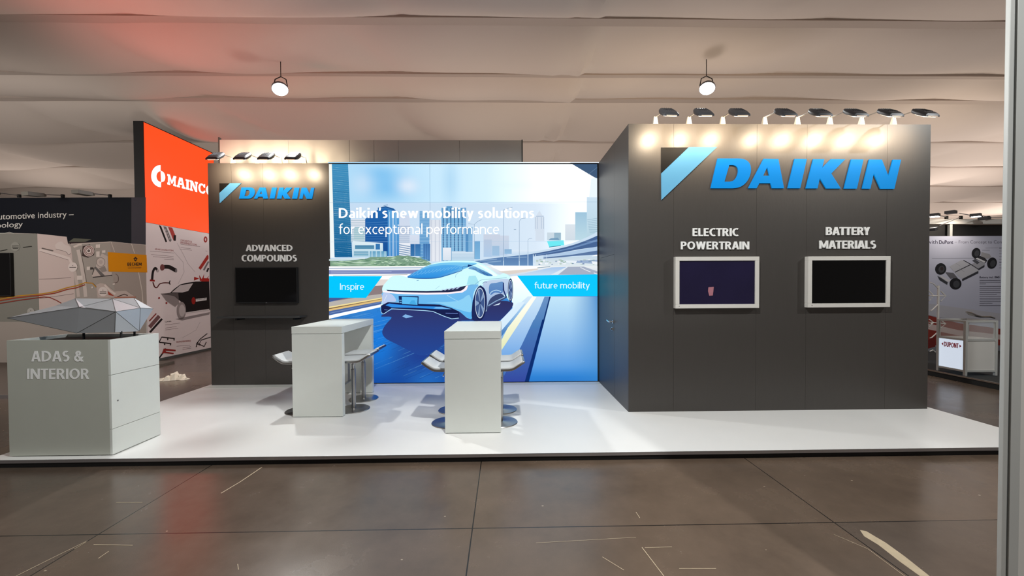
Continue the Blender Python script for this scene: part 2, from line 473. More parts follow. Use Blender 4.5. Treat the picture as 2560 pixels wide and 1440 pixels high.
# ------------------------------------------------------------------ floor
def floor_mat():
    m = bpy.data.materials.new('worn_brown_floor_boards'); m.use_nodes = True
    nt = m.node_tree; b = nt.nodes['Principled BSDF']; L = nt.links.new
    tc = nt.nodes.new('ShaderNodeTexCoord'); mp = nt.nodes.new('ShaderNodeMapping')
    mp.inputs['Location'].default_value = (2.647, -2.595, 0)
    L(tc.outputs['Object'], mp.inputs['Vector'])
    br = nt.nodes.new('ShaderNodeTexBrick')
    br.offset = 0.0; br.squash = 1.0
    for k, v in (('Scale', 1.0), ('Mortar Size', .0045), ('Mortar Smooth', .2), ('Bias', 0.0), ('Brick Width', 2.425), ('Row Height', 1.25)):
        br.inputs[k].default_value = v
    br.inputs['Color1'].default_value = C(100, 84, 71); br.inputs['Color2'].default_value = C(88, 77, 69); br.inputs['Mortar'].default_value = C(26, 22, 20)
    L(mp.outputs['Vector'], br.inputs['Vector'])
    n = nt.nodes.new('ShaderNodeTexNoise'); n.inputs['Scale'].default_value = 1.6; n.inputs['Detail'].default_value = 8; n.inputs['Roughness'].default_value = .65
    L(tc.outputs['Object'], n.inputs['Vector'])
    r = nt.nodes.new('ShaderNodeMapRange'); r.inputs[1].default_value = .25; r.inputs[2].default_value = .75; r.inputs[3].default_value = .72; r.inputs[4].default_value = 1.25
    L(n.outputs['Fac'], r.inputs[0])
    mul = nt.nodes.new('ShaderNodeMix'); mul.data_type = 'RGBA'; mul.blend_type = 'MULTIPLY'; mul.inputs[0].default_value = 1
    L(br.outputs['Color'], mul.inputs[6]); L(r.outputs[0], mul.inputs[7])
    # paint flecks
    vo = nt.nodes.new('ShaderNodeTexVoronoi'); vo.inputs['Scale'].default_value = 3.2
    mp2 = nt.nodes.new('ShaderNodeMapping'); mp2.inputs['Scale'].default_value = (1, 1.7, 1)
    L(tc.outputs['Object'], mp2.inputs['Vector']); L(mp2.outputs['Vector'], vo.inputs['Vector'])
    lt = nt.nodes.new('ShaderNodeMath'); lt.operation = 'LESS_THAN'; lt.inputs[1].default_value = .028
    L(vo.outputs['Distance'], lt.inputs[0])
    mx = nt.nodes.new('ShaderNodeMix'); mx.data_type = 'RGBA'; mx.inputs[7].default_value = C(176, 160, 138)
    L(lt.outputs[0], mx.inputs[0]); L(mul.outputs[2], mx.inputs[6]); L(mx.outputs[2], b.inputs['Base Color'])
    r2 = nt.nodes.new('ShaderNodeMapRange'); r2.inputs[1].default_value = .3; r2.inputs[2].default_value = .7; r2.inputs[3].default_value = .2; r2.inputs[4].default_value = .3
    L(n.outputs['Fac'], r2.inputs[0]); L(r2.outputs[0], b.inputs['Roughness'])
    b.inputs['Specular IOR Level'].default_value = .5
    n3 = nt.nodes.new('ShaderNodeTexNoise'); n3.inputs['Scale'].default_value = 140
    L(tc.outputs['Object'], n3.inputs['Vector'])
    bp = nt.nodes.new('ShaderNodeBump'); bp.inputs['Strength'].default_value = .06; bp.inputs['Distance'].default_value = .004
    L(n3.outputs['Fac'], bp.inputs['Height']); L(bp.outputs['Normal'], b.inputs['Normal'])
    return m
fl = MB().add([(-36, -7, 0), (36, -7, 0), (36, 27, 0), (-36, 27, 0)], [(0, 1, 2, 3)]).build('floor', floor_mat())
tag(fl, 'worn dark brown hall floor laid in large boards', 'floor', kind='structure')
mb = MB()
def scuff(pts, wd):
    """flat scratch on the floor boards through photo points"""
    P = [onZ(x, y, .0012) for x, y in pts]
    for a, b in zip(P, P[1:]):
        t = (b - a); n = Vector((-t.y, t.x, 0)).normalized() * wd / 2
        mb.add([a - n, b - n, b + n * .6, a + n * .6], [(0, 1, 2, 3)])
scuff([(655, 1168), (600, 1205), (553, 1233)], .012)
scuff([(234, 1361), (332, 1363)], .006); scuff([(272, 1378), (246, 1396)], .006)
scuff([(290, 1256), (356, 1256)], .004)
scuff([(2085, 1336), (2170, 1372), (2262, 1440)], .004)
scuff([(1605, 1368), (1660, 1440)], .005); scuff([(1612, 1369), (1680, 1367)], .004)
scuff([(1506, 1392), (1560, 1425)], .004); scuff([(1698, 1421), (1790, 1421)], .003)
scuff([(1590, 1280), (1600, 1295)], .004); scuff([(185, 1373), (215, 1355)], .005)
scuff([(1340, 1357), (1590, 1343)], .0025); scuff([(596, 1424), (594, 1410)], .004)
scuff([(40, 1440), (130, 1395), (218, 1352)], .006)
mb.build('scuff_mark', M['tape'], fl)
mb = MB()
top = [onZ(x, y, .0016) for x, y in [(2150, 1325), (2166, 1328), (2215, 1357), (2262, 1391), (2324, 1440), (2300, 1440), (2250, 1404), (2196, 1362), (2160, 1340)]]
mb.prism(top, (0, 0, -.0012))
tag(mb.build('tape_strip', M['tape']), 'beige strip of old tape residue on the floor near the grey post', 'tape')

# ------------------------------------------------------------------ ceiling
ZC = 5.62
PUR = [-7, -4.6, -2.1, .4, 2.95, 5.95, 7.46, 8.46, 10.9, 13.2, 15.8, 18.9, 22.4, 27]
def ceil_z(x, y):
    u = abs(math.sin(math.pi * (x - 1.45) / 3.95))
    k = max(i for i in range(len(PUR) - 1) if PUR[i] <= y or i == 0)
    t = min(1, max(0, (y - PUR[k]) / (PUR[k + 1] - PUR[k])))
    span = PUR[k + 1] - PUR[k]
    sag = .07 * span * math.sin(math.pi * t) ** .8
    drift = .05 * math.sin(.7 * x + 1.3 * y) + .03 * math.sin(2.1 * x - .6 * y)
    b = math.sin(math.pi * t) ** .7
    u = abs(math.sin(math.pi * (x - 1.45 - .35 * (y - PUR[k]) * (.6 if x > 0 else 1.0) * (-1 if x > 1 else 1)) / 3.95))
    dx = 1.36 - x
    lap = .16 * b * math.exp(-dx / 1.1) if dx > 0 else 0
    return ZC - .05 - lap - (.16 + .14 / (1 + math.exp((x + .5) * 2))) * b * u ** .65 * min(1, span / 2.2) - sag * .5 + drift * (.06 + .9 * b)
mb = MB()
xs = [-36 + 1.0 * i for i in range(21)] + [-15 + .15 * i for i in range(200)] + [15 + 1.0 * i for i in range(22)]
ys = []
for a, b in zip(PUR, PUR[1:]):
    n = max(6, int((b - a) / .14))
    ys += [a + (b - a) * i / n for i in range(n)]
ys.append(27)
nx = len(xs)
vs = [(x, y, ceil_z(x, min(26.999, y))) for y in ys for x in xs]
mb.add(vs, [(j * nx + i, j * nx + i + 1, (j + 1) * nx + i + 1, (j + 1) * nx + i) for j in range(len(ys) - 1) for i in range(nx - 1)])
ce = mb.build('ceiling', M['fabric'], smooth=True)
tag(ce, 'white fabric tent liner hanging in sagging swags', 'ceiling', kind='structure')
mb = MB()
for y in PUR[4:-1]:
    hw = .085 if y in (5.95, 8.46) else .05
    for i in range(nx - 1):
        a, b = xs[i], xs[i + 1]
        za, zb = ceil_z(a, y) - .055, ceil_z(b, y) - .055
        mb.add([(a, y - hw, za), (b, y - hw, zb), (b, y + hw, zb), (a, y + hw, za), (a, y - hw, za + .06), (b, y - hw, zb + .06), (b, y + hw, zb + .06), (a, y + hw, za + .06)],
               [(0, 1, 2, 3), (0, 4, 5, 1), (3, 2, 6, 7)])
mb.build('purlin_band', M['fabricband'], ce)
tag(MB().box((-36, 26.9, 0), (36, 27, 6)).build('wall_back', M['fabric']), 'white fabric end wall of the tent hall', 'wall', kind='structure')

# ------------------------------------------------------------------ exhibition platform
PH, YF, YB, YK = .077, 3.573, 4.713, 6.233
HW = PH + 3.439
BX0, BX1, LX0, TX0 = 1.479, 5.142, -2.718, -4.572
PX0, PX1 = -4.62, 5.22
pf = empty('exhibition_platform', (.3, 4.9, 0), 'low white exhibition platform with a thin metal edge on the brown floor', 'platform')
MB().box((PX0 + .004, YF + .004, PH - .028), (PX1 - .004, YK + .3, PH)).build('deck', M['white_deck'], pf, bevel=.002)
MB().box((PX0, YF, PH - .03), (PX1, YF + .004, PH - .001)).box((PX0, YF, PH - .03), (PX0 + .004, YK + .3, PH - .001)).box((PX1 - .004, YF, PH - .03), (PX1, YK + .3, PH - .001)).build('edge_trim', M['alu'], pf)
MB().box((PX0 + .02, YF + .02, 0), (PX1 - .02, YK + .28, PH - .03)).build('plinth', M['black'], pf)
MB().box((TX0, 6.045, PH), (BX0, YK - .014, PH + .0015)).build('wall_shade_strip', M['white_lam'], pf)  # duller strip stands in for the shade along the wall foot

# ------------------------------------------------------------------ dark walls
def seam_front(mb, xs, y, z0, z1, g=.0022, d=.012):
    for a, b in zip(xs, xs[1:]): mb.box((a + g / 2, y, z0), (b - g / 2, y + d, z1))
def px_x(px, py, Y): return onY(px, py, Y).x
bc = empty('booth_cabin', (3.3, 5.5, PH), 'tall charcoal booth cabin carrying the large blue logo', 'booth wall')
mb = MB()
sx = [BX0, px_x(1684, 600, YB), px_x(1891, 600, YB), px_x(2016, 600, YB), px_x(2216, 600, YB), BX1]
seam_front(mb, sx, YB, PH, HW)
DX0 = YK - .02
y_door = onX(1535.5, 700, BX0).y
y_hinge = onX(1502.5, 700, BX0).y
z_door = onX(1535.5, 636, BX0).z
g = .003
mb.box((BX0, YB + .013, PH), (BX0 + .012, y_door - g, HW))
mb.box((BX0, y_door, z_door + g), (BX0 + .012, YK, HW))
mb.box((BX0, y_hinge + g, PH), (BX0 + .012, YK, z_door + g))
mb.box((BX0 + .013, YB + .013, PH), (BX1 - .001, YK + .14, HW - .002))
mb.build('cabin_shell', M['charcoal'], bc)
dr = MB().box((BX0 - .0005, y_door + .002, PH + .006), (BX0 + .012, y_hinge, z_door)).build('door', M['charcoal'], bc)
hp = onX(1533.5, 804.5, BX0); lp = onX(1532, 822, BX0)
mb = MB().tube([hp, hp + Vector((-.055, 0, 0)), hp + Vector((-.06, .015, .0)), hp + Vector((-.055, .13, .012))], .010, 10)
mb.tube([hp + Vector((-.001, 0, 0)), hp + Vector((-.010, 0, 0))], .026, 18)
mb.build('handle', M['chrome'], dr, smooth=True)
MB().tube([lp + Vector((-.001, 0, 0)), lp + Vector((-.012, 0, 0))], .024, 18).box(lp + Vector((-.03, -.006, -.012)), lp + Vector((-.012, .006, .012))).build('lock', M['chrome'], dr, smooth=True)

tw = empty('display_wall', (-3.6, YK + .07, PH), 'narrow charcoal display wall left of the glowing picture wall', 'booth wall')
mb = MB()
seam_front(mb, [TX0, px_x(581, 600, YK), px_x(660, 600, YK), LX0], YK, PH, HW)
mb.box((TX0, YK + .0125, PH), (LX0, YK + .14, HW))
mb.build('wall_panel', M['charcoal'], tw)

# ------------------------------------------------------------------ raised logos and headings
BIG = dict(
    D=[(690, 707), (745, 470), (905, 470)] + sm([(905, 470), (948, 474), (984, 491), (1005, 520), (1011, 560), (1004, 604), (984, 646), (954, 679), (915, 700), (868, 707)], 4, False)[1:],
    Dh=[(800, 655), (838, 522)] + sm([(868, 522), (890, 529), (905, 547), (909, 572), (903, 602), (889, 630), (868, 648), (840, 655)], 4, False),
    A=[(990, 707), (1113, 472), (1230, 474), (1275, 707), (1180, 707), (1168, 667), (1078, 667), (1057, 707)],
    Ah=[(1109, 607), (1141, 540), (1158, 607)],
    I=[(1305, 707), (1360, 473), (1457, 474), (1405, 707)],
    K=[(1450, 708), (1509, 475), (1597, 475), (1579, 546), (1650, 475), (1764, 476), (1652, 590), (1728, 709), (1612, 709), (1561, 626), (1543, 708)],
    I2=[(1755, 710), (1812, 477), (1909, 478), (1857, 710)],
    N=[(1900, 710), (1956, 478), (2056, 479), (2109, 612), (2144, 480), (2209, 480), (2156, 712), (2046, 712), (1991, 590), (1965, 711)])
EMB = dict(black=[(296, 381), (514, 380), (296, 587)], blue=[(516, 379), (742, 378), (298, 800), (296, 589)])
zb = Z(1560, 250, 3.2)
def ring(mb, outer, hole, d):
    """letter with one counter"""
    n, m = len(outer), len(hole)
    pts = [Vector((p.x, p.z)) for p in outer] + [Vector((p.x, p.z)) for p in hole]
    ed = [(i, (i + 1) % n) for i in range(n)] + [(n + i, n + (i + 1) % m) for i in range(m)]
    v, e, f, ov, oe, of = delaunay_2d_cdt(pts, ed, [], 0, 1e-7)
    hc = [Vector((p.x, p.z)) for p in hole]
    def inside(q, poly):
        c = False
        for i in range(len(poly)):
            a, b = poly[i], poly[i - 1]
            if (a.y > q.y) != (b.y > q.y) and q.x < (b.x - a.x) * (q.y - a.y) / (b.y - a.y) + a.x: c = not c
        return c
    oc = [Vector((p.x, p.z)) for p in outer]
    y = outer[0].y
    keep = []
    for t in f:
        q = sum((v[i] for i in t), Vector((0, 0))) / 3
        if inside(q, oc) and not inside(q, hc): keep.append(tuple(t))
    P = [Vector((p.x, y, p.y)) for p in v]; k = len(P)
    sides = [(a, b, b + k, a + k) for a, b in ed]
    mb.add(P + [p + d for p in P], keep + [tuple(i + k for i in reversed(t)) for t in keep] + sides)
def logo(root, fn, depth):
    d = Vector((0, -depth, 0))
    MB().prism(fn(EMB['black']), d * .5).build('emblem_corner', M['logoblack'], root)['label'] = 'black corner triangle of the emblem'
    MB().prism(fn(EMB['blue']), d).build('emblem_stripe', M['skyblue'], root)['label'] = 'pale blue slanted stripe of the emblem'
    for k in ('D', 'A', 'I', 'K', 'I2', 'N'):
        mb = MB()
        if k + 'h' in BIG: ring(mb, fn(BIG[k]), fn(BIG[k + 'h']), d)
        else: mb.prism(fn(BIG[k]), d)
        mb.build('letter', M['blue'], root)
big_fn = lambda pts: [onY(x, y, YB - .001) for x, y in zb(pts)]
p0 = big_fn([(296, 800)])[0]
lg = empty('wall_logo', (3.0, YB, p0.z), 'large raised blue five letter company logo on the tall cabin front', 'wall logo', 'raised logos on the charcoal walls')
logo(lg, big_fn, .012)
a_big, b_big = big_fn([(296, 380), (2209, 480)])
a_s, b_s = onY(548.8, 458.3, YK - .001), onY(786.3, 466.4, YK - .001)
e_s = onY(549.5, 507.8, YK - .001)
e_big = big_fn([(297, 800)])[0]
kx = (b_s.x - a_s.x) / (b_big.x - a_big.x); kz = (a_s.z - e_s.z) / (a_big.z - e_big.z)
small_fn = lambda pts: [Vector((a_s.x + (p.x - a_big.x) * kx, YK - .001, a_s.z + (p.z - a_big.z) * kz)) for p in big_fn(pts)]
lg2 = empty('wall_logo', (-3.7, YK, e_s.z), 'small raised blue company logo on the narrow wall above the shelf', 'wall logo', 'raised logos on the charcoal walls')
logo(lg2, small_fn, .008)

def heading(name, Y, lines, label, group, depth=.012, bold=.185):
    c = onY((lines[0][1] + lines[0][3]) / 2, lines[-1][4], Y)
    r = empty(name, (c.x, Y, c.z), label, 'wall lettering', group)
    for txt, x0, y0, x1, y1 in lines:
        mb = MB()
        text_on(mb, txt, onY(x0, y0, Y - .001), onY(x1, y0, Y - .001), onY(x0, y1, Y - .001), (0, -depth, 0), bold)
        mb.build('text_line', M['letterwhite'], r)
    return r
heading('wall_lettering', YB, [('ELECTRIC', 1730.5, 570.5, 1845, 590.8), ('POWERTRAIN', 1701.5, 603.8, 1872, 623.8)],
        'white heading about electric drive above the cabin screen nearer the door', 'white headings above the screens')
heading('wall_lettering', YB, [('BATTERY', 2064, 568, 2173, 588), ('MATERIALS', 2047.5, 601.5, 2188, 621.8)],
        'white heading about battery materials above the black framed screen', 'white headings above the screens')
heading('wall_lettering', YK, [('ADVANCED', 615.5, 612, 731.5, 628), ('COMPOUNDS', 605, 637, 742.5, 654)],
        'white heading about compounds on the narrow charcoal wall above its screen', 'white headings above the screens')

# ------------------------------------------------------------------ screens and shelf
def framed_screen(px, screen_mat, label):
    x0, y0, x1, y1 = px                                    # outer frame of the front face in the photo
    Yf = YB - .06
    a, b = onY(x0, y0, Yf), onY(x1, y1, Yf)
    cx = (a.x + b.x) / 2
    r = empty('framed_monitor', (cx, YB, b.z), label, 'monitor', 'white framed monitors on the cabin')
    fw = .048
    mb = MB()
    for p, q in (((a.x, Yf, a.z), (b.x, YB - .001, a.z - fw)), ((a.x, Yf, b.z), (b.x, YB - .001, b.z + fw)),
                 ((a.x, Yf, a.z - fw), (a.x + fw, YB - .001, b.z + fw)), ((b.x - fw, Yf, a.z - fw), (b.x, YB - .001, b.z + fw))):
        mb.box(p, q)
    mb.build('frame', M['whitepaint'], r, bevel=.003)
    s = MB().box((a.x + fw - .002, Yf + .012, b.z + fw - .002), (b.x - fw + .002, Yf + .05, a.z - fw + .002)).build('screen', screen_mat, r)
    d = onY(x0 + 9, y1 - 4, Yf)
    MB().tube([d, d + Vector((0, -.002, 0))], .004, 10).build('power_button', M['black'], r)
    return r, s
fm, fs_ = framed_screen((1689, 642, 1898, 770), M['navyreflection'], 'white framed monitor with a screen tinted by dark blue and pink reflections')
framed_screen((2021, 641, 2225.5, 767.5), M['blackgloss'], 'white framed monitor with a plain black screen near the cabin end')
pk = [onY(1640 + x / 4, 540 + y / 4, YB - .0495) for x, y in [(524, 712), (578, 708), (574, 742), (568, 795), (532, 797), (520, 752)]]  # flat pink shape in place of a reflection on the glass
tag(MB().prism(pk, (0, -.0012, 0)).build('reflection_patch', M['pink']), 'small pink patch standing in for a reflection in the monitor screen', 'reflection patch')
r = empty('wall_monitor', (-3.75, YK, 1.3), 'frameless black wall monitor on the narrow charcoal wall', 'monitor')
a, b = onY(587, 668.5, YK - .05), onY(743.5, 757.5, YK - .05)
MB().box((a.x, YK - .05, b.z), (b.x, YK - .002, a.z)).build('housing', M['black'], r, bevel=.004)
MB().box((a.x + .012, YK - .0515, b.z + .018), (b.x - .012, YK - .049, a.z - .012)).build('screen', M['blackgloss'], r)
cxm = (a.x + b.x) / 2
MB().box((cxm - .01, YK - .052, b.z + .004), (cxm + .01, YK - .0495, b.z + .010)).build('badge', M['alu'], r)
a, b = onY(541, 791.5, YK - .22), onY(749, 797, YK - .22)
r = empty('wall_shelf', (-3.8, YK, a.z - .03), 'thin dark grey shelf fixed under the wall monitor', 'shelf')
MB().box((a.x, YK - .22, a.z - .028), (b.x, YK - .001, a.z)).build('board', M['darkgrey'], r, bevel=.002)
for x in (a.x + .25, b.x - .12):
    MB().box((x, YK - .18, a.z - .06), (x + .03, YK - .001, a.z - .029)).build('bracket', M['black'], r)

# ------------------------------------------------------------------ arm floodlights
def arm_lamp():
    r = empty('arm_floodlight', (0, 0, 0))
    MB().add([(-.03, -.012, 0), (.03, -.012, 0), (.03, .03, 0), (-.03, .03, 0), (-.018, -.006, .09), (.018, -.006, .09), (.018, .012, .09), (-.018, .012, .09)],
             [(0, 3, 2, 1), (4, 5, 6, 7), (0, 1, 5, 4), (1, 2, 6, 5), (2, 3, 7, 6), (3, 0, 4, 7)]).build('clamp', M['clip'], r, bevel=.003, local=True)
    MB().tube([(0, .06, .015), (0, 0, .085), (0, -.10, .075), (0, -.235, .064)], .006, 8).build('arm', M['steel'], r, smooth=True, local=True)
    # head: rounded slab, wide at the front, tapering to the arm
    mb = MB()
    prof = [(-.30, .035, .030), (-.325, .074, .046), (-.38, .09, .056), (-.45, .09, .052), (-.485, .084, .036)]
    ringv = []
    for y, hw, th in prof:
        zc = .07 + (-.30 - y) * -.70
        ringv.append([(-hw, y, zc - th * .45), (hw, y, zc - th * .45), (hw, y, zc + th * .15), (hw * .72, y, zc + th * .62), (-hw * .72, y, zc + th * .62), (-hw, y, zc + th * .15)])
    vs = [p for rg in ringv for p in rg]
    fs = [(i * 6 + k, i * 6 + (k + 1) % 6, (i + 1) * 6 + (k + 1) % 6, (i + 1) * 6 + k) for i in range(len(prof) - 1) for k in range(6)]
    fs += [(5, 4, 3, 2, 1, 0), tuple(range(24, 30))]
    mb.add(vs, fs)
    for k in range(5):
        x = -.05 + k * .025
        mb.add([(x - .003, -.445, -.03), (x + .003, -.445, -.03), (x + .003, -.35, .04), (x - .003, -.35, .04), (x - .003, -.445, .008), (x + .003, -.445, .008), (x + .003, -.35, .074), (x - .003, -.35, .074)], [(0, 3, 2, 1), (4, 5, 6, 7), (0, 1, 5, 4), (1, 2, 6, 5), (2, 3, 7, 6), (3, 0, 4, 7)])
    hd = mb.build('head', M['lampgrey'], r, bevel=.004, smooth=True, local=True)
    hd.location = (0, .07, -.002)
    MB().box((-.058, -.4875, -.072), (.058, -.47, -.066)).build('led_edge', M['ledstrip'], hd, local=True)
    MB().add([(-.07, -.455, -.068), (.07, -.455, -.068), (.07, -.36, -.0015), (-.07, -.36, -.0015), (-.07, -.452, -.055), (.07, -.452, -.055), (.07, -.362, .008), (-.07, -.362, .008)], [(0, 3, 2, 1), (4, 5, 6, 7), (0, 1, 5, 4), (1, 2, 6, 5), (2, 3, 7, 6), (3, 0, 4, 7)]).build('lens', M['lens'], hd, local=True)
    return r
PROTO = arm_lamp()
ARM_W = 36.0
def place_lamp(x, y, z, label, group, lit=True, yaw=0.0, first=[True], s=1.0, watts=None, aim=-.14):
    if first[0]:
        o = PROTO; first[0] = False
    else:
        o = copy_tree(PROTO)
    o.location = (x, y, z); o.rotation_euler = (0, 0, yaw); o.scale = (s, s, s)
    tag(o, label, 'floodlight', group)
    if lit:
        c, sn = math.cos(yaw), math.sin(yaw)
        hy = -.45 * s
        loc = Vector((x - sn * hy * .75, y + c * hy * .75, z - .09 * s))
        tgt = Vector((x - sn * .0, y, z + aim))
        spot('lamp_beam', loc, tgt, watts or ARM_W, (1.0, .80, .56), 150, 1.0, .045)
    return o
names8 = ['nearest the door side corner', 'second from the door side corner', 'third from the door side corner', 'fourth from the door side corner',
          'fourth from the far right corner', 'third from the far right corner', 'second from the far right corner', 'last toward the far right corner']
for px, nm, yw in zip((1638, 1722, 1806, 1911, 1993, 2074, 2153, 2233), names8, (.05, 0, -.02, .02, 0, .02, .04, .06)):
    q = onY(px, 306, YB + .02)
    place_lamp(q.x, YB + .012, HW, 'lit grey arm floodlight on the tall cabin top, ' + nm, 'arm floodlights along the cabin top', yaw=yw)
names4 = ['outermost, before the orange sign', 'second from the orange sign', 'second from the picture wall', 'nearest the picture wall']
for px, nm, yw in zip((583, 645, 701, 762), names4, (-.03, 0, 0, .03)):
    q = onY(px, 406, YK + .02)
    place_lamp(q.x, YK + .012, HW, 'lit grey arm floodlight on the narrow wall top, ' + nm, 'arm floodlights along the narrow wall', yaw=yw, s=1.05)

# ------------------------------------------------------------------ hall floodlights
def hall_lamp(px, py, tilt, label, kw=.3):
    p = onZ(px, py, 4.86)
    r = empty('hall_floodlight', p, label, 'floodlight', 'bright floodlights under the tent ceiling')
    R = Matrix.Rotation(tilt, 3, 'Y') @ Matrix.Rotation(math.radians(-22), 3, 'X')
    def lat(prof, name, m, par):
        mb = MB().lathe(prof, n=32)
        mb.v = [p + R @ v for v in mb.v]
        return mb.build(name, m, par, smooth=True)
    hs = lat([(.035, .11), (.08, .09), (.12, .035), (.125, -.004), (.116, -.006)], 'housing', M['lampgrey'], r)
    lat([(.117, -.007), (.105, -.026), (.065, -.044), (.008, -.05)], 'lens', M['floodlens'], r)
    topz = ceil_z(p.x, p.y) - .01
    MB().tube([p + R @ Vector((.13, 0, 0)), p + Vector((.09, .02, .17)), p + Vector((0, .03, .22)), p + Vector((-.09, .02, .17)), p + R @ Vector((-.13, 0, 0))], .008, 8).tube([p + Vector((0, .03, .22)), (p.x, p.y + .03, topz)], .006, 8).build('bracket', M['black'], r, smooth=True)
    spot('hall_flood_beam', p + R @ Vector((0, 0, -.08)), p + R @ Vector((0, 0, -1)), HALL_W * kw, HALL_COL, 150, .5, .1)
    return p
hall_lamp(700, 223, -.35, 'bright tilted floodlight hanging under the ceiling near the orange sign', .65)
hall_lamp(1768, 221, .3, 'bright tilted floodlight hanging under the ceiling above the tall cabin')

# ------------------------------------------------------------------ white partition behind the stand
YP = 6.55
mb = MB()
x0, x1 = px_x(549, 380, YP), px_x(1304, 380, YP)
zt = onY(930, 350, YP).z
sx = [x0] + [px_x(p, 380, YP) for p in (721, 874, 935, 996, 1149)] + [x1]
for a, b in zip(sx, sx[1:]): mb.box((a + .0025, YP, 0), (b - .0025, YP + .012, zt))
mb.box((x0 + .01, YP + .013, 0), (x1, YP + .04, zt - .004))
r = empty('partition_wall', ((x0 + x1) / 2, YP, 0), 'tall white panel partition rising behind the glowing picture wall', 'partition')
mb.build('panel', M['panelwhite'], r)
MB().box((x0 - .02, YP - .002, 0), (x0, YP + .045, zt + .04)).box((x1, YP - .002, 0), (x1 + .02, YP + .045, zt + .01)).build('edge_profile', M['groove'], r)

# ------------------------------------------------------------------ tables
def bar_table(x0, x1, y0, y1, label):
    r = empty('bar_table', ((x0 + x1) / 2, (y0 + y1) / 2, PH), label, 'bar table', 'white bar tables')
    zt = PH + 1.06; t = .082; e = .075
    MB().box((x0, y0, zt - t + .001), (x1, y1, zt)).build('tabletop', M['white_lam'], r, bevel=.003)
    for a, b in ((y0 + .001, y0 + e), (y1 - e, y1 - .001)):
        MB().box((x0 + .001, a, PH + .006), (x1 - .001, b, zt - t - .003)).build('end_panel', M['white_lam'], r, bevel=.003)
    for a, b in ((y0 + .012, y0 + e - .01), (y1 - e + .01, y1 - .012)):
        MB().box((x0 + .012, a, PH), (x1 - .012, b, PH + .006)).build('foot_strip', M['black'], r)
    return r
bar_table(-2.482, -1.901, 4.646, 5.76, 'white bar table with one stool outside, near the narrow charcoal wall')
bar_table(-.625, -.045, 4.079, 5.216, 'white bar table with four stools, in front of the car picture')

# ------------------------------------------------------------------ stools
def make_stool():
    r = empty('bar_stool', (0, 0, 0))
    MB().lathe([(.19, 0), (.191, .004), (.186, .009), (.04, .013), (.034, .016)], n=56).build('base', M['steel'], r, smooth=True, local=True)
    MB().lathe([(.027, .012), (.027, .50), (.022, .505), (.020, .507), (.020, .555), (.024, .56), (.045, .598), (.05, .60)], n=28).build('column', M['steel'], r, smooth=True, local=True)
    prof = sm([(-.205, .612), (-.195, .604), (-.12, .604), (-.02, .606), (.06, .607), (.115, .610), (.155, .622), (.20, .650), (.24, .676), (.272, .694)], 4, False)
    def slab(th, w, name, m, lift, inset, parent):
        mb = MB(); rows = []
        for i, (x, z) in enumerate(prof):
            a = prof[max(i - 1, 0)]; b = prof[min(i + 1, len(prof) - 1)]
            t = Vector((b[0] - a[0], 0, b[1] - a[1])).normalized(); n = Vector((-t.z, 0, t.x))
            u = i / (len(prof) - 1)
            k = 1.0 - .16 * max(0, (u - .74) / .26) ** 2.2 - .05 * max(0, (.1 - u) / .1)
            p = Vector((x, 0, z)) + n * lift
            if inset:
                if u < .05 or u > .955: continue
            hw = w * k
            rows.append([p + Vector((0, -hw, 0)), p + Vector((0, hw, 0)), p + n * th + Vector((0, hw, 0)), p + n * th + Vector((0, -hw, 0))])
        vs = [q for rw in rows for q in rw]
        fs = [(i * 4 + k, i * 4 + (k + 1) % 4, (i + 1) * 4 + (k + 1) % 4, (i + 1) * 4 + k) for i in range(len(rows) - 1) for k in range(4)]
        fs += [(3, 2, 1, 0), tuple((len(rows) - 1) * 4 + k for k in range(4))]
        return mb.add(vs, fs).build(name, m, parent, bevel=.0035, smooth=True, local=True)
    slab(.024, .185, 'seat_frame', M['steel'], 0, False, r)
    slab(.014, .168, 'seat', M['seatwhite'], .0235, True, r)
    MB().box((-.200, -.030, .25), (-.192, .030, .606)).box((-.215, -.17, .235), (-.175, .17, .25)).build('footrest', M['steel'], r, bevel=.003, local=True)
    MB().tube([(.02, .03, .585), (.03, .09, .575), (.035, .15, .555)], .006, 8).build('lever', M['chrome'], r, smooth=True, local=True)
    return r
ST = make_stool()
stools = [  # x, y, facing (0: back to +x), label
    (-.055, 4.41, 0, 'white seated bar stool tucked at the four-stool table, front one beside the cabin door side'),
    (-.05, 4.86, 0, 'white seated bar stool tucked at the four-stool table, rear one beside the cabin door side'),
    (-.632, 4.41, math.pi, 'white seated bar stool tucked at the four-stool table, front one toward the other table'),
    (-.632, 4.86, math.pi, 'white seated bar stool tucked at the four-stool table, rear one toward the other table'),
    (-1.885, 4.94, .0, 'white seated bar stool at the narrow wall table, front one on its open side'),
    (-1.925, 5.40, .0, 'white seated bar stool at the narrow wall table, rear one on its open side'),
    (-2.50, 4.90, math.pi, 'white seated bar stool on the narrow wall side of its table')]
for i, (x, y, a, lab) in enumerate(stools):
    o = ST if i == 0 else copy_tree(ST)
    o.location = (x, y, PH + .0005); o.rotation_euler = (0, 0, a)
    tag(o, lab, 'bar stool', 'steel bar stools with white seats')

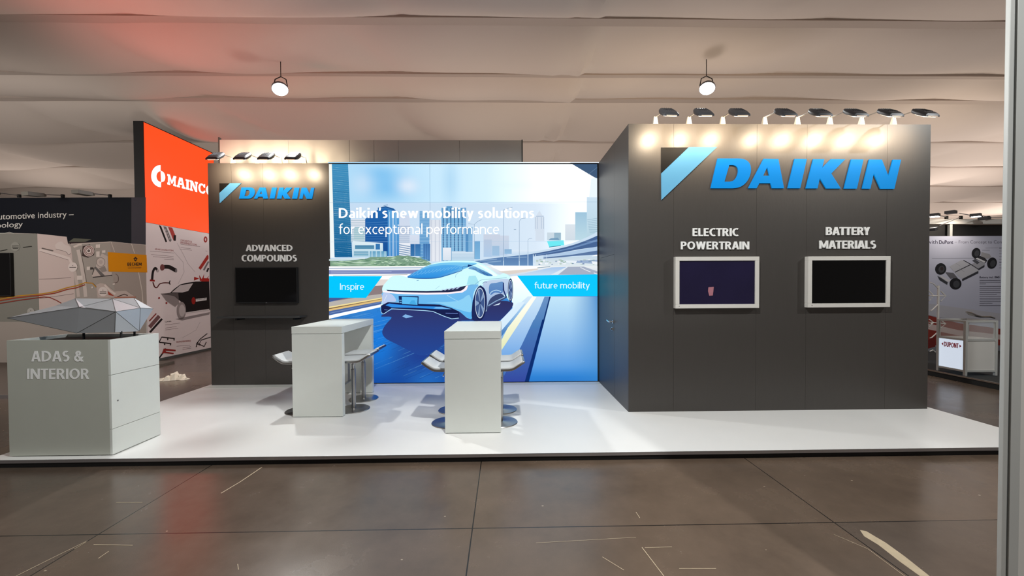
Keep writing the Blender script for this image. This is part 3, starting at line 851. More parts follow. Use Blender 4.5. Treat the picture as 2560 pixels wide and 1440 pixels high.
#__PART2__
# ------------------------------------------------------------------ glowing picture wall
lb = empty('light_wall', (-.6, YK, PH), 'large backlit picture wall showing a pale sports car on a city road', 'picture wall')
mb = MB()
for p, q in (((LX0 + .001, YK + .023, PH), (LX0 + .016, YK + .12, HW)), ((BX0 - .016, YK - .012, PH), (BX0 - .002, YK + .12, HW)),
             ((LX0 + .001, YK - .012, HW - .010), (BX0 - .016, YK + .12, HW)), ((LX0 + .001, YK - .012, PH), (BX0 - .016, YK + .12, PH + .010))):
    mb.box(p, q)
mb.box((LX0 + .016, YK + .03, PH + .012), (BX0 - .016, YK + .12, HW - .014))
mb.build('frame', M['black'], lb)
PL = Print(lambda x, y: onY(x, y, YK + .008), (0, -1, 0))
z6, z7 = Z(820, 400, 3.765), Z(820, 620, 3.765)
z8, z9 = Z(820, 400, 5.538), Z(1160, 400, 5.538)
z10, z11 = Z(820, 640, 7.529), Z(1160, 640, 7.529)
z12, z13 = Z(1280, 800, 8.473), Z(930, 640, 6.564)
def A(c, a): return c[:3] + (a,)
def B(r, g, b, k=1.0):
    c = C(r, g, b); return (c[0] * k, c[1] * k, c[2] * k, 1.0)
def mixc(a, b, t):
    t = min(1, max(0, t)); return tuple(a[i] * (1 - t) + b[i] * t for i in range(4))
def bump(x, y, cx, cy, rx, ry): return math.exp(-((x - cx) / rx) ** 2 - ((y - cy) / ry) ** 2)
def sky(x, y):
    c = mixc(B(178, 222, 250), B(216, 242, 255, 1.04), (x - 900) / 330)
    c = mixc(c, B(110, 188, 240), .75 * bump(x, y, 970, 470, 60, 35) + .5 * bump(x, y, 950, 430, 50, 22))
    c = mixc(c, B(232, 240, 252), .8 * bump(x, y, 1020, 465, 26, 20) + .4 * bump(x, y, 905, 460, 26, 30))
    c = mixc(c, B(170, 215, 245), .7 * bump(x, y, 1126, 455, 20, 60))
    c = mixc(c, B(206, 232, 246), .8 * bump(x, y, 1302, 463, 40, 9))
    c = mixc(c, B(250, 255, 255, 1.3), (x - 1220) / 160 * .8)
    if y > 507: c = mixc(c, B(205, 222, 242), .75 if x < 1340 else .75 - .5 * min(1, (x - 1340) / 120))
    return c
PL.grid(820, 405, 1497, 700, sky, 60, 48)
# lower road base
def road(x, y):
    t = (y - 690) / 270
    c = mixc(B(62, 150, 228), B(22, 72, 158), t * 1.05)
    c = mixc(c, B(20, 132, 238), .8 * bump(x, y, 952, 850, 40, 70))
    c = mixc(c, B(34, 58, 140), .9 * bump(x, y, 1060, 880, 75, 70))
    c = mixc(c, B(40, 120, 208), .6 * bump(x, y, 1070, 950, 50, 30))
    return c
PL.grid(820, 690, 1497, 962, road, 50, 40)
k_ = rnd
for i in range(150):                                   # streaks on the road surface
    x = 828 + k_.random() * 270; y = 745 + k_.random() * 205; l = 25 + k_.random() * 70
    c = (B(120, 195, 250) if k_.random() < .5 else B(18, 60, 140))
    PL.poly([(x, y), (x + l, y - l * (.25 if y < 860 else .42)), (x + l, y - l * (.25 if y < 860 else .42) + 1.6), (x, y + 1.4)], A(c, .16 + .2 * k_.random()), same=True)
# left tower
PL.grad(z6([(0, 30), (40, 30), (70, 920), (0, 920)]), B(250, 252, 244), B(240, 248, 250))
PL.grad(z6([(36, 30), (188, 30), (228, 915), (62, 915)]), B(66, 146, 192), B(22, 98, 150))
for i in range(44):
    y = 45 + i * 19.8; a, b = 38 + y * .027, 188 + y * .044
    PL.poly(z6([(a + 3, y), (b - 2, y + 16), (b - 2, y + 18.5), (a + 3, y + 3 + 2 * (i % 3))]), A(B(176, 224, 240), .35 + .2 * (i % 2)), same=True)
    if i % 5 == 2: PL.poly(z6([(a, y + 6), (b, y + 20), (b, y + 27), (a, y + 12)]), A(B(14, 78, 130), .55), same=True)
def bld(f, x0, y0, x1, y1, ct, cb, stripes=None, sc=None, vert=False, n=8, sa=.5):
    PL.grad(f([(x0, y0), (x1, y0), (x1, y1), (x0, y1)]), ct, cb)
    if sc:
        PL.k += 1
        for i in range(n):
            t = (i + .35) / n
            if vert: q = [(x0 + (x1 - x0) * t, y0), (x0 + (x1 - x0) * (t + .3 / n), y0), (x0 + (x1 - x0) * (t + .3 / n), y1), (x0 + (x1 - x0) * t, y1)]
            else: q = [(x0, y0 + (y1 - y0) * t), (x1, y0 + (y1 - y0) * t), (x1, y0 + (y1 - y0) * (t + .38 / n)), (x0, y0 + (y1 - y0) * (t + .38 / n))]
            PL.poly(f(q), A(sc, sa), same=True)
bld(z8, 318, 820, 515, 1140, B(226, 230, 240), B(196, 216, 228), sc=B(120, 160, 180), n=10)
bld(z8, 360, 930, 505, 1110, B(150, 190, 205), B(160, 195, 205), sc=B(225, 235, 235), n=7)
bld(z8, 950, 770, 1130, 1160, B(206, 218, 238), B(214, 224, 238))
bld(z8, 975, 905, 1140, 1150, B(200, 212, 232), B(205, 216, 232), sc=B(120, 150, 185), n=9)
PL.grad(z8([(690, 690), (690, 660), (800, 640), (910, 672), (940, 700), (985, 720), (985, 1330), (515, 1330), (515, 815)]), B(36, 104, 176), B(24, 78, 150))
PL.grad(z8([(828, 690), (985, 720), (985, 1330), (828, 1330)]), B(92, 164, 220), B(70, 140, 205))
PL.line(z8([(690, 664), (800, 648), (915, 690)]), 1.4, B(30, 70, 120)); PL.line(z8([(690, 678), (800, 664), (930, 702)]), 1.2, B(70, 130, 190)); PL.line(z8([(770, 630), (830, 622)]), 1, B(60, 110, 160))
for i in range(9): PL.line(z8([(520, 870 + i * 32), (826, 855 + i * 34)]), .7, A(B(110, 170, 220), .55), same=i > 0)
for x in (852, 890, 905, 940): PL.line(z8([(x, 720), (x + 6, 1330)]), 1.6, A(B(206, 230, 248), .7))
bld(z8, 1130, 1040, 1275, 1320, B(215, 224, 240), B(200, 215, 235))
bld(z8, 1268, 706, 1405, 1400, B(118, 170, 214), B(96, 156, 208), sc=B(150, 196, 228), n=16, sa=.35)
bld(z8, 1405, 830, 1570, 1405, B(222, 228, 238), B(232, 236, 244), sc=B(180, 190, 210), vert=True, n=3, sa=.5)
bld(z8, 1570, 664, 1883, 1400, B(112, 172, 216), B(140, 192, 228), sc=B(34, 84, 140), vert=True, n=6, sa=.8)
bld(z8, 1640, 640, 1720, 668, B(90, 150, 200), B(100, 160, 205))
bld(z9, -5, 660, 30, 1300, B(110, 165, 212), B(150, 195, 230))
for i in range(12): PL.line(z8([(1575, 880 + i * 30), (1900, 880 + i * 30)]), .7, A(B(190, 220, 240), .4), same=i > 0)
PL.grad(z8([(340, 1120), (760, 1150), (765, 1340), (340, 1340)]), B(226, 240, 246), B(180, 214, 232))
bld(z8, 375, 1180, 640, 1232, B(70, 130, 170), B(96, 150, 180)); bld(z8, 660, 1160, 720, 1240, B(56, 120, 180), B(56, 120, 180))
bld(z8, 360, 1262, 560, 1330, B(84, 150, 186), B(120, 176, 200), sc=B(225, 240, 245), n=3); bld(z8, 580, 1262, 820, 1345, B(96, 160, 196), B(140, 190, 215), sc=B(215, 236, 245), vert=True, n=4)
bld(z8, 985, 1150, 1140, 1325, B(236, 240, 248), B(226, 234, 244))
for i in range(6): PL.poly(z8([(985, 1165 + i * 30), (1140, 1195 + i * 30), (1140, 1206 + i * 30), (985, 1180 + i * 30)]), B(132, 158, 190), same=i > 0)
bld(z8, 1142, 1165, 1200, 1330, B(40, 100, 165), B(60, 120, 175)); bld(z8, 1205, 1165, 1282, 1330, B(54, 110, 172), B(74, 136, 190)); bld(z8, 1318, 1160, 1415, 1400, B(70, 124, 184), B(96, 150, 205), sc=B(36, 84, 140), vert=True, n=3)
bld(z8, 1590, 1215, 1705, 1390, B(236, 240, 248), B(216, 228, 240))
bld(z9, -170, 1262, 140, 1395, B(222, 236, 248), B(196, 222, 240), sc=B(110, 160, 200), n=7)
bld(z9, 22, 930, 118, 1270, B(84, 140, 190), B(88, 148, 200)); bld(z9, 60, 930, 118, 1270, B(116, 170, 212), B(130, 180, 220))
bld(z9, 145, 1122, 222, 1375, B(112, 168, 212), B(128, 184, 224))
bld(z9, 270, 1030, 500, 1345, B(204, 212, 228), B(190, 212, 236)); bld(z9, 500, 1046, 622, 1325, B(206, 216, 232), B(186, 208, 234)); bld(z9, 275, 1100, 385, 1340, B(186, 202, 224), B(176, 204, 234)); bld(z9, 390, 1190, 490, 1325, B(160, 192, 222), B(160, 196, 228))
PL.poly(z9([(980, 790), (1000, 770), (1045, 700), (1085, 768), (1112, 790), (1112, 1120), (990, 1120), (990, 990), (980, 980)]), B(214, 226, 240))
for x in (985, 1012, 1072, 1104): PL.line(z9([(x, 790), (x, 955)]), 1.0, A(B(140, 165, 195), .8))
PL.line(z9([(1000, 780), (1105, 778)]), 1.6, A(B(150, 175, 205), .7))
bld(z9, 1150, 1004, 1340, 1112, B(206, 220, 230), B(200, 218, 230)); bld(z9, 1248, 1010, 1342, 1112, B(150, 182, 202), B(160, 192, 210))
bld(z9, 1400, 890, 1545, 1115, B(222, 230, 238), B(210, 222, 232)); bld(z9, 1540, 724, 1705, 1112, B(160, 198, 222), B(190, 220, 232))
bld(z9, 1700, 515, 1860, 1070, B(206, 228, 244), B(184, 214, 228))
for i in range(9): PL.line(z9([(1705 + i * 4, 830 + i * 22), (1850, 805 + i * 26)]), 1.2, A(B(80, 130, 160), .45), same=i > 0)
PL.poly(z9([(1760, 260), (1860, 235), (1860, 520), (1730, 520)]), A(B(225, 240, 252), .8))
PL.poly(z9([(1465, 38), (1860, 38), (1860, 262), (1800, 238)]), B(66, 92, 124)); PL.line(z9([(1720, 200), (1860, 90)]), .8, A(B(120, 150, 180), .7))
bld(z9, 600, 1245, 1160, 1330, A(B(226, 238, 250), .8), A(B(190, 214, 240), .9)); bld(z9, 560, 1235, 660, 1300, B(140, 180, 215), B(150, 190, 225))
PL.poly(z9([(1165, 1112), (1200, 1085), (1300, 1075), (1325, 1112)]), B(120, 160, 190))
PL.poly(z9([(1148, 1122), (1378, 1112), (1388, 1180), (1178, 1202)]), B(112, 236, 246)); PL.line(z9([(1178, 1206), (1340, 1186)]), 1.6, B(60, 130, 160))
# elevated road
PL.poly(sm(z9([(150, 1390), (400, 1345), (700, 1310), (1000, 1262), (1250, 1215), (1500, 1150), (1700, 1070), (1862, 985)]), 4, False) + z9([(1862, 1300), (1500, 1420), (150, 1440)]), B(206, 226, 244))
PL.poly(sm(z9([(140, 1405), (400, 1372), (700, 1335), (1000, 1290), (1250, 1242), (1500, 1180), (1700, 1110), (1862, 1040)]), 4, False) + sm(z9([(1862, 1200), (1600, 1235), (1300, 1290), (1000, 1330), (700, 1370), (400, 1410), (140, 1440)]), 4, False), B(72, 102, 150))
PL.poly(sm(z9([(140, 1412), (700, 1352), (1000, 1308), (1250, 1262), (1500, 1206), (1862, 1090)]), 3, False) + z9([(1862, 1120), (1500, 1228), (1000, 1322), (140, 1422)]), A(B(116, 150, 196), .8))
PL.poly(z9([(1862, 1195), (1500, 1262), (1100, 1320), (1100, 1345), (1500, 1310), (1862, 1250)]), B(178, 204, 232))
PL.poly(z9([(1862, 1250), (1500, 1310), (1100, 1350), (1100, 1380), (1500, 1330), (1862, 1310)]), B(92, 120, 164))
PL.grad(z11([(180, 100), (560, 40), (1300, -40), (1300, 180), (560, 180), (420, 130)]), B(84, 118, 168), B(104, 144, 190))
for q in ([(300, 90), (620, 60)], [(800, 30), (1180, 20)], [(430, 120), (700, 95)]): PL.line(z11(q), 2.4, A(B(150, 182, 214), .7))
PL.grad(z11([(1330, 60), (1900, 20), (2540, 0), (2540, 200), (1620, 200), (1330, 180)]), B(196, 216, 232), B(226, 236, 240))
for i in range(40):
    x = 1350 + k_.random() * 1100; y = 70 + k_.random() * 95
    PL.ell(*z11([(x, y)])[0], 2 + 3 * k_.random(), 1 + 1.4 * k_.random(), A(k_.choice([B(150, 180, 160), B(250, 252, 255), B(90, 120, 170), B(180, 200, 190)]), .8), n=9)
PL.poly(z11([(1880, 95), (2540, 70), (2540, 150), (2100, 130)]), A(B(100, 135, 190), .6)); PL.poly(z11([(1900, 85), (2130, 90), (2100, 140), (1930, 120)]), A(B(240, 248, 255), .9)); PL.poly(z11([(2400, 100), (2540, 110), (2540, 160), (2420, 150)]), A(B(245, 250, 255), .95))
for x in (745, 1040, 1203, 1303, 1347, 1555): PL.line(z11([(x, -30), (x, 182)]), 1.7 if x < 1350 else 1, B(214, 234, 250))
for q, wd in (([(547, 690), (547, 1395)], 1.1), ([(547, 690), (610, 668), (670, 655)], 1), ([(765, 1400), (765, 850), (790, 815), (870, 800)], .9), ([(885, 1300), (885, 1110), (900, 1090), (945, 1085)], .8), ([(145, 1370), (145, 890), (60, 884)], .9), ([(145, 890), (190, 850), (245, 824)], .9), ([(690, 962), (722, 962)], 1.2)):
    PL.line(z9(q), wd, A(B(120, 150, 180), .85))
# hedge
PL.poly(z10([(25, 195), (25, 95), (300, 90), (560, 70), (720, 50), (800, 20), (1000, 18), (1220, 15), (1320, -12), (1420, 2), (1500, -8), (1620, 20), (1760, 45), (1860, 90), (1950, 150), (1960, 195)]), B(124, 158, 134))
for i in range(210):
    x = 30 + k_.random() * 1830; y = 30 + k_.random() * 155
    if y < 100 - x * .05: continue
    l = (220 if x < 800 else 90) * (.4 + k_.random()); hh = 5 + 9 * k_.random()
    c = k_.choice([B(196, 226, 192), B(164, 200, 162), B(70, 112, 92), B(92, 134, 104), B(210, 234, 214)])
    sl = (k_.random() - .5) * (10 if x < 800 else 46)
    x2 = min(x + l, 1940)
    if x2 - x < 10: continue
    PL.poly(z10([(x, y), ((x + x2) / 2, y - hh + sl / 2), (x2, y + sl), ((x + x2) / 2, y + hh * .5 + sl / 2)]), A(c, .75))
PL.grad(z10([(25, 60), (700, 30), (700, 60), (25, 95)]), A(B(226, 238, 240), .9), A(B(190, 212, 214), .9))
# rails and far lane on the left
lane = z10
for y0, y1, c in ((196, 224, B(255, 255, 255, 1.2)), (224, 244, B(164, 176, 198)), (244, 266, B(250, 252, 255, 1.2)), (266, 345, B(126, 136, 184)), (345, 378, B(252, 252, 252, 1.2))):
    PL.poly(lane([(25, y0), (2600, y0 - 12), (2600, y1 - 22), (25, y1)]), c)
PL.poly(lane([(25, 378), (1500, 340), (2600, 320), (2600, 480), (1100, 480), (25, 480)]), B(252, 250, 246, 1.15))
PL.line(lane([(100, 375), (900, 362), (1500, 350)]), 1.2, B(150, 150, 150))
for q in ([(60, 285), (1640, 262)], [(60, 320), (1200, 292)]): PL.line(lane(q), 1.8, A(B(170, 180, 216), .7))
PL.poly(lane([(25, 440), (1180, 440), (1180, 560), (25, 640)]), B(228, 220, 216)); PL.poly(lane([(25, 640), (1180, 540), (1180, 690), (700, 770), (25, 860)]), B(142, 126, 128))
PL.poly(lane([(25, 780), (420, 780), (25, 862)]), B(70, 94, 150))
PL.poly(lane([(25, 865), (770, 745), (1180, 690), (1180, 780), (25, 958)]), B(186, 180, 174))
PL.poly(lane([(25, 955), (1180, 752), (1180, 775), (25, 985)]), B(246, 226, 158)); PL.poly(lane([(25, 980), (1180, 775), (1180, 782), (25, 1000)]), B(120, 92, 70)); PL.poly(lane([(25, 1000), (1180, 782), (1180, 820), (25, 1036)]), B(226, 192, 126))
PL.poly(lane([(25, 1036), (1180, 820), (1180, 870), (25, 1112)]), B(78, 104, 160)); PL.line(lane([(40, 1075), (1100, 850)]), 1.6, A(B(120, 150, 200), .8))
PL.poly(lane([(25, 1118), (1180, 872), (1180, 920), (200, 1140), (25, 1182)]), B(246, 252, 255, 1.1))
# right-hand roadway
PL.grad(z11([(380, 180), (1650, 195), (2540, 190), (2540, 360), (900, 420), (600, 330)]), B(238, 242, 244), B(200, 218, 236))
PL.poly(z11([(500, 180), (1600, 190), (1620, 205), (1350, 240), (700, 290), (540, 215)]), B(250, 250, 248, 1.1))
PL.poly(z11([(640, 292), (1400, 235), (1380, 260), (850, 350)]), B(224, 214, 206))
PL.line(z11([(1380, 222), (1620, 200)]), 1.6, B(120, 150, 170))
PL.grad(z11([(870, 385), (1600, 225), (1640, 215), (1940, 205), (1640, 355)]), B(170, 200, 236), B(206, 226, 246))
PL.poly(z11([(1940, 205), (2250, 200), (2540, 300), (2540, 352), (1760, 352)]), B(168, 178, 198)); PL.line(z11([(2190, 215), (2290, 265), (2380, 300)]), 1.3, B(250, 252, 255)); PL.line(z11([(2440, 318), (2530, 350)]), 1.6, B(250, 252, 255)); PL.poly(z11([(1635, 352), (1930, 206), (1955, 206), (1770, 352)]), B(226, 236, 246))
PL.grad(z11([(860, 390), (1000, 372), (1310, 750), (1330, 760), (1010, 1110), (690, 1355), (690, 1215), (915, 1000)]), B(240, 252, 255, 1.2), B(196, 228, 250))
lowr = z12
PL.grad(z11([(1200, 760), (1640, 760), (1500, 1355), (690, 1355), (690, 1215)]), B(214, 236, 252), B(150, 200, 244))
PL.grad(lowr([(-420, 120), (430, 0), (150, 700), (-60, 1330), (-900, 1330)]), B(150, 200, 246), B(40, 90, 170))
PL.poly(z11([(690, 1210), (1010, 880), (1150, 860), (980, 1080), (690, 1420)]), A(B(222, 242, 255), .9))
PL.grad(z11([(1130, 905), (1165, 895), (830, 1355), (700, 1520), (690, 1420)]), A(B(150, 200, 240), .5), B(52, 112, 184))
PL.grad(z11([(1285, 762), (1365, 762), (1290, 900), (980, 1355), (640, 1870), (560, 1870), (820, 1355)]), B(252, 250, 240, 1.1), B(226, 232, 176))
PL.grad(z11([(1368, 762), (1520, 765), (1420, 1000), (1240, 1355), (1150, 1540), (1040, 1870), (640, 1870), (980, 1355)]), B(206, 232, 252), B(118, 172, 232))
PL.grad(lowr([(455, 0), (640, 0), (270, 1330), (-260, 1330), (190, 560)]), B(78, 128, 190), B(52, 72, 160))
PL.grad(z11([(1515, 765), (1605, 765), (1450, 1355), (1240, 1355), (1415, 1010)]), B(110, 150, 200), B(72, 124, 186))
PL.poly(z11([(1605, 765), (1638, 765), (1490, 1355), (1450, 1355)]), B(24, 58, 118))
PL.poly(lowr([(640, -10), (690, -10), (345, 1330), (262, 1330)]), B(14, 46, 112))
def rroad(x, y):
    t = (y - 742) / 218; u = (x - 1320) / 170
    c = mixc(B(196, 232, 252), B(58, 146, 226), t * 1.1)
    c = mixc(c, B(26, 100, 190), max(0, (t - .8) * 3.2))
    c = mixc(c, B(64, 140, 206), max(0, u - .62) * 2.3 * (1 - t * .6))
    return c
k0 = PL.k; PL.k += 1
for j in range(22):
    y0, y1 = 741 + j * 10.0, 741 + (j + 1) * 10.0
    xl = lambda y: 1376.5 - (y - 742) * .2555
    k = len(PL.v); o = PL.n * (PL.k * PL.step)
    for y in (y0, y1):
        for i in range(11):
            x = xl(y) + (1497 - xl(y)) * i / 10; PL.v.append(PL.to3(x, y) + o); PL.c.append(rroad(x, y))
    PL.f += [(k + i, k + i + 1, k + 12 + i, k + 11 + i) for i in range(10)]
# cyan ribbons
PL.poly(z10([(25, 380), (1025, 380), (720, 788), (25, 784)]), B(6, 200, 255))
PL.poly(z11([(1000, 370), (2545, 345), (2545, 752), (1300, 757)]), B(14, 202, 255))
# ---- the car
PL.grad(sm(z7([(500, 640), (600, 650), (545, 720), (512, 790), (545, 850), (640, 900), (760, 960), (900, 1010), (1090, 900), (1200, 700), (1480, 690), (1600, 690), (1700, 600), (1738, 545), (1730, 510), (1600, 500), (1300, 560), (700, 560)]), 4), B(50, 52, 100), B(36, 72, 152))
PL.poly(z13([(500, 990), (550, 955), (680, 995), (560, 1020)]), B(130, 180, 230))
body = sm(z13([(590, 345), (640, 300), (780, 225), (930, 150), (1090, 102), (1300, 78), (1580, 76), (1740, 100), (1860, 155), (1980, 240), (2080, 308), (2160, 282), (2230, 312), (2290, 372), (2318, 470), (2312, 600), (2270, 742), (2225, 700), (2160, 680), (2010, 760), (1900, 850), (1868, 910), (1850, 760), (1700, 800), (1650, 1010), (1570, 1018), (1490, 955), (1400, 895), (1110, 800), (780, 790), (290, 760), (190, 800), (158, 780), (180, 690), (178, 600), (170, 545), (186, 490), (250, 410), (330, 335), (460, 318)]), 4)
PL.poly(body, B(206, 248, 252, 1.05))
PL.poly(sm(z13([(1720, 130), (1850, 170), (1990, 265), (2060, 320), (1990, 325), (1850, 215)]), 3), B(226, 252, 255, 1.15))
PL.poly(z13([(1590, 330), (1700, 322), (1765, 450), (1690, 470), (1555, 470)]), A(B(150, 222, 240), .75))
PL.grad(sm(z13([(586, 350), (640, 300), (760, 235), (920, 160), (1090, 122), (1320, 104), (1560, 108), (1720, 122), (1590, 182), (1400, 258), (1200, 325), (1040, 362), (760, 366)]), 4), B(128, 208, 246), B(38, 132, 216))
PL.poly(sm(z13([(640, 320), (800, 240), (960, 180), (1200, 150), (1480, 170), (1380, 230), (1100, 320), (960, 345), (700, 350)]), 4), A(B(40, 150, 232), .55))
for i in range(14):
    x = 620 + i * 62; PL.line(z13([(x, 330 - i * 10), (x + 60, 300 - i * 11), (x + 80, 262 - i * 8)]), 1.1, A(B(150, 216, 250), .5))
PL.line(sm(z13([(592, 352), (760, 368), (1040, 364), (1220, 322), (1480, 238)]), 4, False), 1.6, B(36, 92, 160))
PL.poly(z13([(1575, 140), (1640, 150), (1720, 128), (1570, 185)]), B(24, 60, 120)); PL.line(z13([(1482, 222), (1490, 180), (1580, 172)]), 1, B(30, 80, 150))
PL.grad(sm(z13([(1580, 206), (1660, 166), (1760, 205), (1880, 262), (1985, 322), (1890, 326), (1760, 275), (1680, 232)]), 3), B(120, 176, 220), B(60, 120, 186))
for q in ([(1650, 205), (1720, 230), (1700, 195)], [(1760, 230), (1850, 300)], [(1820, 262), (1910, 318)]): PL.line(z13(q), 1.2, A(B(30, 70, 130), .8))
# flank
PL.grad(sm(z13([(1830, 440), (1900, 405), (2060, 385), (2200, 372), (2250, 400), (2238, 520), (2220, 620), (2160, 650), (2000, 680), (1930, 740), (1875, 890), (1855, 700), (1820, 560)]), 4), B(196, 214, 238), B(140, 170, 214))
PL.grad(sm(z13([(1930, 470), (2040, 440), (2150, 425), (2145, 520), (2135, 610), (2020, 600), (1930, 640)]), 3), B(104, 148, 200), B(86, 128, 190))
PL.line(sm(z13([(1930, 640), (1960, 590), (2040, 560), (2120, 585)]), 4, False), 1.8, B(190, 224, 246)); PL.poly(z13([(2148, 430), (2165, 440), (2170, 560), (2225, 700), (2190, 670), (2145, 560)]), B(30, 50, 110))
PL.line(sm(z13([(1690, 470), (1780, 400), (1900, 380), (2080, 370), (2210, 350)]), 4, False), 1, A(B(90, 130, 180), .7)); PL.line(z13([(1810, 450), (1850, 425), (1890, 430)]), 1, B(70, 100, 150))
PL.poly(sm(z13([(1880, 890), (1920, 740), (1990, 660), (2110, 615), (2170, 660), (2200, 690), (2020, 780), (1930, 830)]), 3), B(60, 74, 116)); PL.line(z13([(1910, 815), (2030, 742), (2180, 672)]), 2, B(150, 184, 222)); PL.poly(z13([(1985, 815), (2110, 765), (2085, 800)]), B(220, 240, 255))
# nose
PL.grad(sm(z13([(178, 600), (420, 622), (900, 632), (1250, 622), (1480, 585), (1590, 478), (1690, 468), (1750, 472), (1690, 560), (1655, 700), (1648, 1010), (1570, 1016), (1490, 955), (1400, 892), (1110, 800), (780, 788), (290, 757), (180, 800), (176, 690)]), 3), B(120, 188, 238), B(92, 182, 242))
PL.poly(sm(z13([(185, 612), (330, 628), (400, 740), (290, 752), (180, 790)]), 3), A(B(196, 208, 240), .85)); PL.poly(sm(z13([(900, 760), (1400, 740), (1600, 640), (1640, 900), (1500, 900), (1120, 780)]), 3), A(B(160, 226, 252), .6))
PL.line(sm(z13([(1230, 640), (1330, 700), (1410, 740)]), 3, False), 1.6, A(B(170, 220, 248), .8)); PL.line(z13([(250, 640), (200, 740)]), 1.4, A(B(230, 240, 252), .8))
PL.poly(z13([(240, 553), (500, 570), (900, 576), (1120, 568), (1585, 480), (1540, 560), (1460, 588), (1200, 600), (900, 604), (420, 592), (260, 575)]), B(38, 44, 76))
PL.poly(z13([(180, 562), (300, 583), (600, 598), (900, 603), (1250, 596), (1450, 576), (1512, 540), (1545, 492), (1580, 484), (1552, 556), (1482, 600), (1250, 624), (900, 634), (420, 620), (190, 594)]), B(255, 234, 240, 1.1))
for i in range(5): PL.poly(z13([(1120 + i * 62, 572 - i * 7), (1160 + i * 66, 540 - i * 9), (1190 + i * 68, 540 - i * 10), (1145 + i * 64, 574 - i * 8)]), A(B(190, 205, 240), .9 - .12 * (4 - i) * .5))
PL.line(z13([(1680, 470), (1560, 486)]), .8, B(110, 160, 200)); PL.line(z13([(1370, 350), (1380, 305), (1420, 275)]), .7, B(120, 170, 210)); PL.line(z13([(1040, 545), (1110, 490)]), .6, B(150, 190, 220)); PL.line(z13([(735, 405), (770, 398)]), 1.2, B(110, 160, 200))
PL.poly(z13([(150, 815), (265, 757), (460, 768), (780, 786), (1110, 797), (1300, 850), (1425, 905), (1440, 1010), (1330, 1030), (1010, 915), (860, 895), (320, 868), (200, 955), (160, 945)]), B(24, 32, 78))
PL.poly(z13([(225, 808), (285, 778), (460, 800), (800, 822), (1150, 832), (1310, 872), (1100, 872), (700, 850), (330, 842)]), B(50, 144, 232)); PL.poly(z13([(1050, 835), (1150, 835), (1310, 870), (1010, 860)]), A(B(130, 196, 246), .8))
PL.line(z13([(160, 930), (196, 950), (322, 866), (860, 894), (1000, 908), (1190, 990), (1310, 1030), (1425, 1018)]), 1.7, B(176, 222, 250)); PL.line(z13([(1210, 936), (1410, 940)]), 1.4, B(120, 150, 220)); PL.line(z13([(205, 880), (260, 886)]), 1.2, B(110, 150, 210))
PL.line(z13([(150, 815), (146, 880), (160, 945)]), 1.2, B(150, 210, 246))
PL.poly(z13([(440, 655), (768, 660), (763, 808), (450, 788)]), B(20, 40, 92)); PL.poly(z13([(492, 668), (752, 680), (748, 802), (496, 786)]), B(96, 190, 244)); PL.poly(z13([(452, 718), (488, 720), (488, 735), (452, 733)]), B(120, 190, 240)); PL.poly(z13([(455, 752), (488, 754), (488, 770), (456, 768)]), B(120, 190, 240)); PL.poly(z13([(620, 770), (650, 730), (700, 725), (735, 800), (620, 792)]), A(B(66, 168, 226), .8))
# wheels
def wheel(cx, cy, rx, ry):
    c = z13([(cx, cy)])[0]; s = 1 / 6.564
    PL.ell(c[0], c[1], rx * s, ry * s, B(26, 36, 84)); PL.ell(c[0], c[1], rx * .82 * s, ry * .87 * s, B(226, 240, 252)); PL.ell(c[0], c[1], rx * .75 * s, ry * .82 * s, B(64, 88, 140))
    for i in range(5):
        a = i * 2 * math.pi / 5 + .4
        PL.poly([(c[0], c[1]), (c[0] + rx * .72 * s * math.cos(a), c[1] + ry * .78 * s * math.sin(a)), (c[0] + rx * .72 * s * math.cos(a + .42), c[1] + ry * .78 * s * math.sin(a + .42))], A(B(150, 178, 214), .75), same=i > 0)
    PL.ell(c[0], c[1], rx * .12 * s, ry * .09 * s, B(40, 56, 104))
PL.poly(sm(z13([(1648, 1040), (1650, 760), (1700, 570), (1780, 490), (1860, 560), (1885, 720), (1870, 900), (1800, 1050)]), 4), B(30, 42, 92))
wheel(1772, 770, 100, 288)
PL.line(sm(z13([(1655, 720), (1705, 560), (1780, 480), (1850, 520), (1890, 640)]), 4, False), 1.4, B(170, 214, 244))
wheel(2272, 560, 43, 192)
# white words
PL.text('Daikin’s new mobility solutions', 847.9, 518.5, 1335.4, 553.5, B(255, 255, 255, 1.25), .165)
PL.text('for exceptional performance', 847.9, 559.0, 1247.6, 592.8, B(255, 255, 255, 1.2), .10)
PL.text('Inspire', 850.8, 708.2, 911.0, 729.6, B(226, 250, 255), .115)
PL.text('future mobility', 1336, 704.6, 1474, 725.8, B(226, 250, 255), .115)
PL.line([(1074.8, 408), (1075.6, 520), (1076, 600)], .8, A(B(60, 110, 160), .6)); PL.line([(824, 507.2), (1494, 505.2)], .8, A(B(130, 170, 200), .7)); PL.line([(824, 605), (1494, 603)], .8, A(B(170, 200, 230), .5))
PL.build('printed_picture', M['ink_emit'], lb)
MB().box((LX0 + .016, YK + .0225, PH + .012), (BX0 - .016, YK + .03, HW - .014)).build('backing', M['whitepaint'], lb)

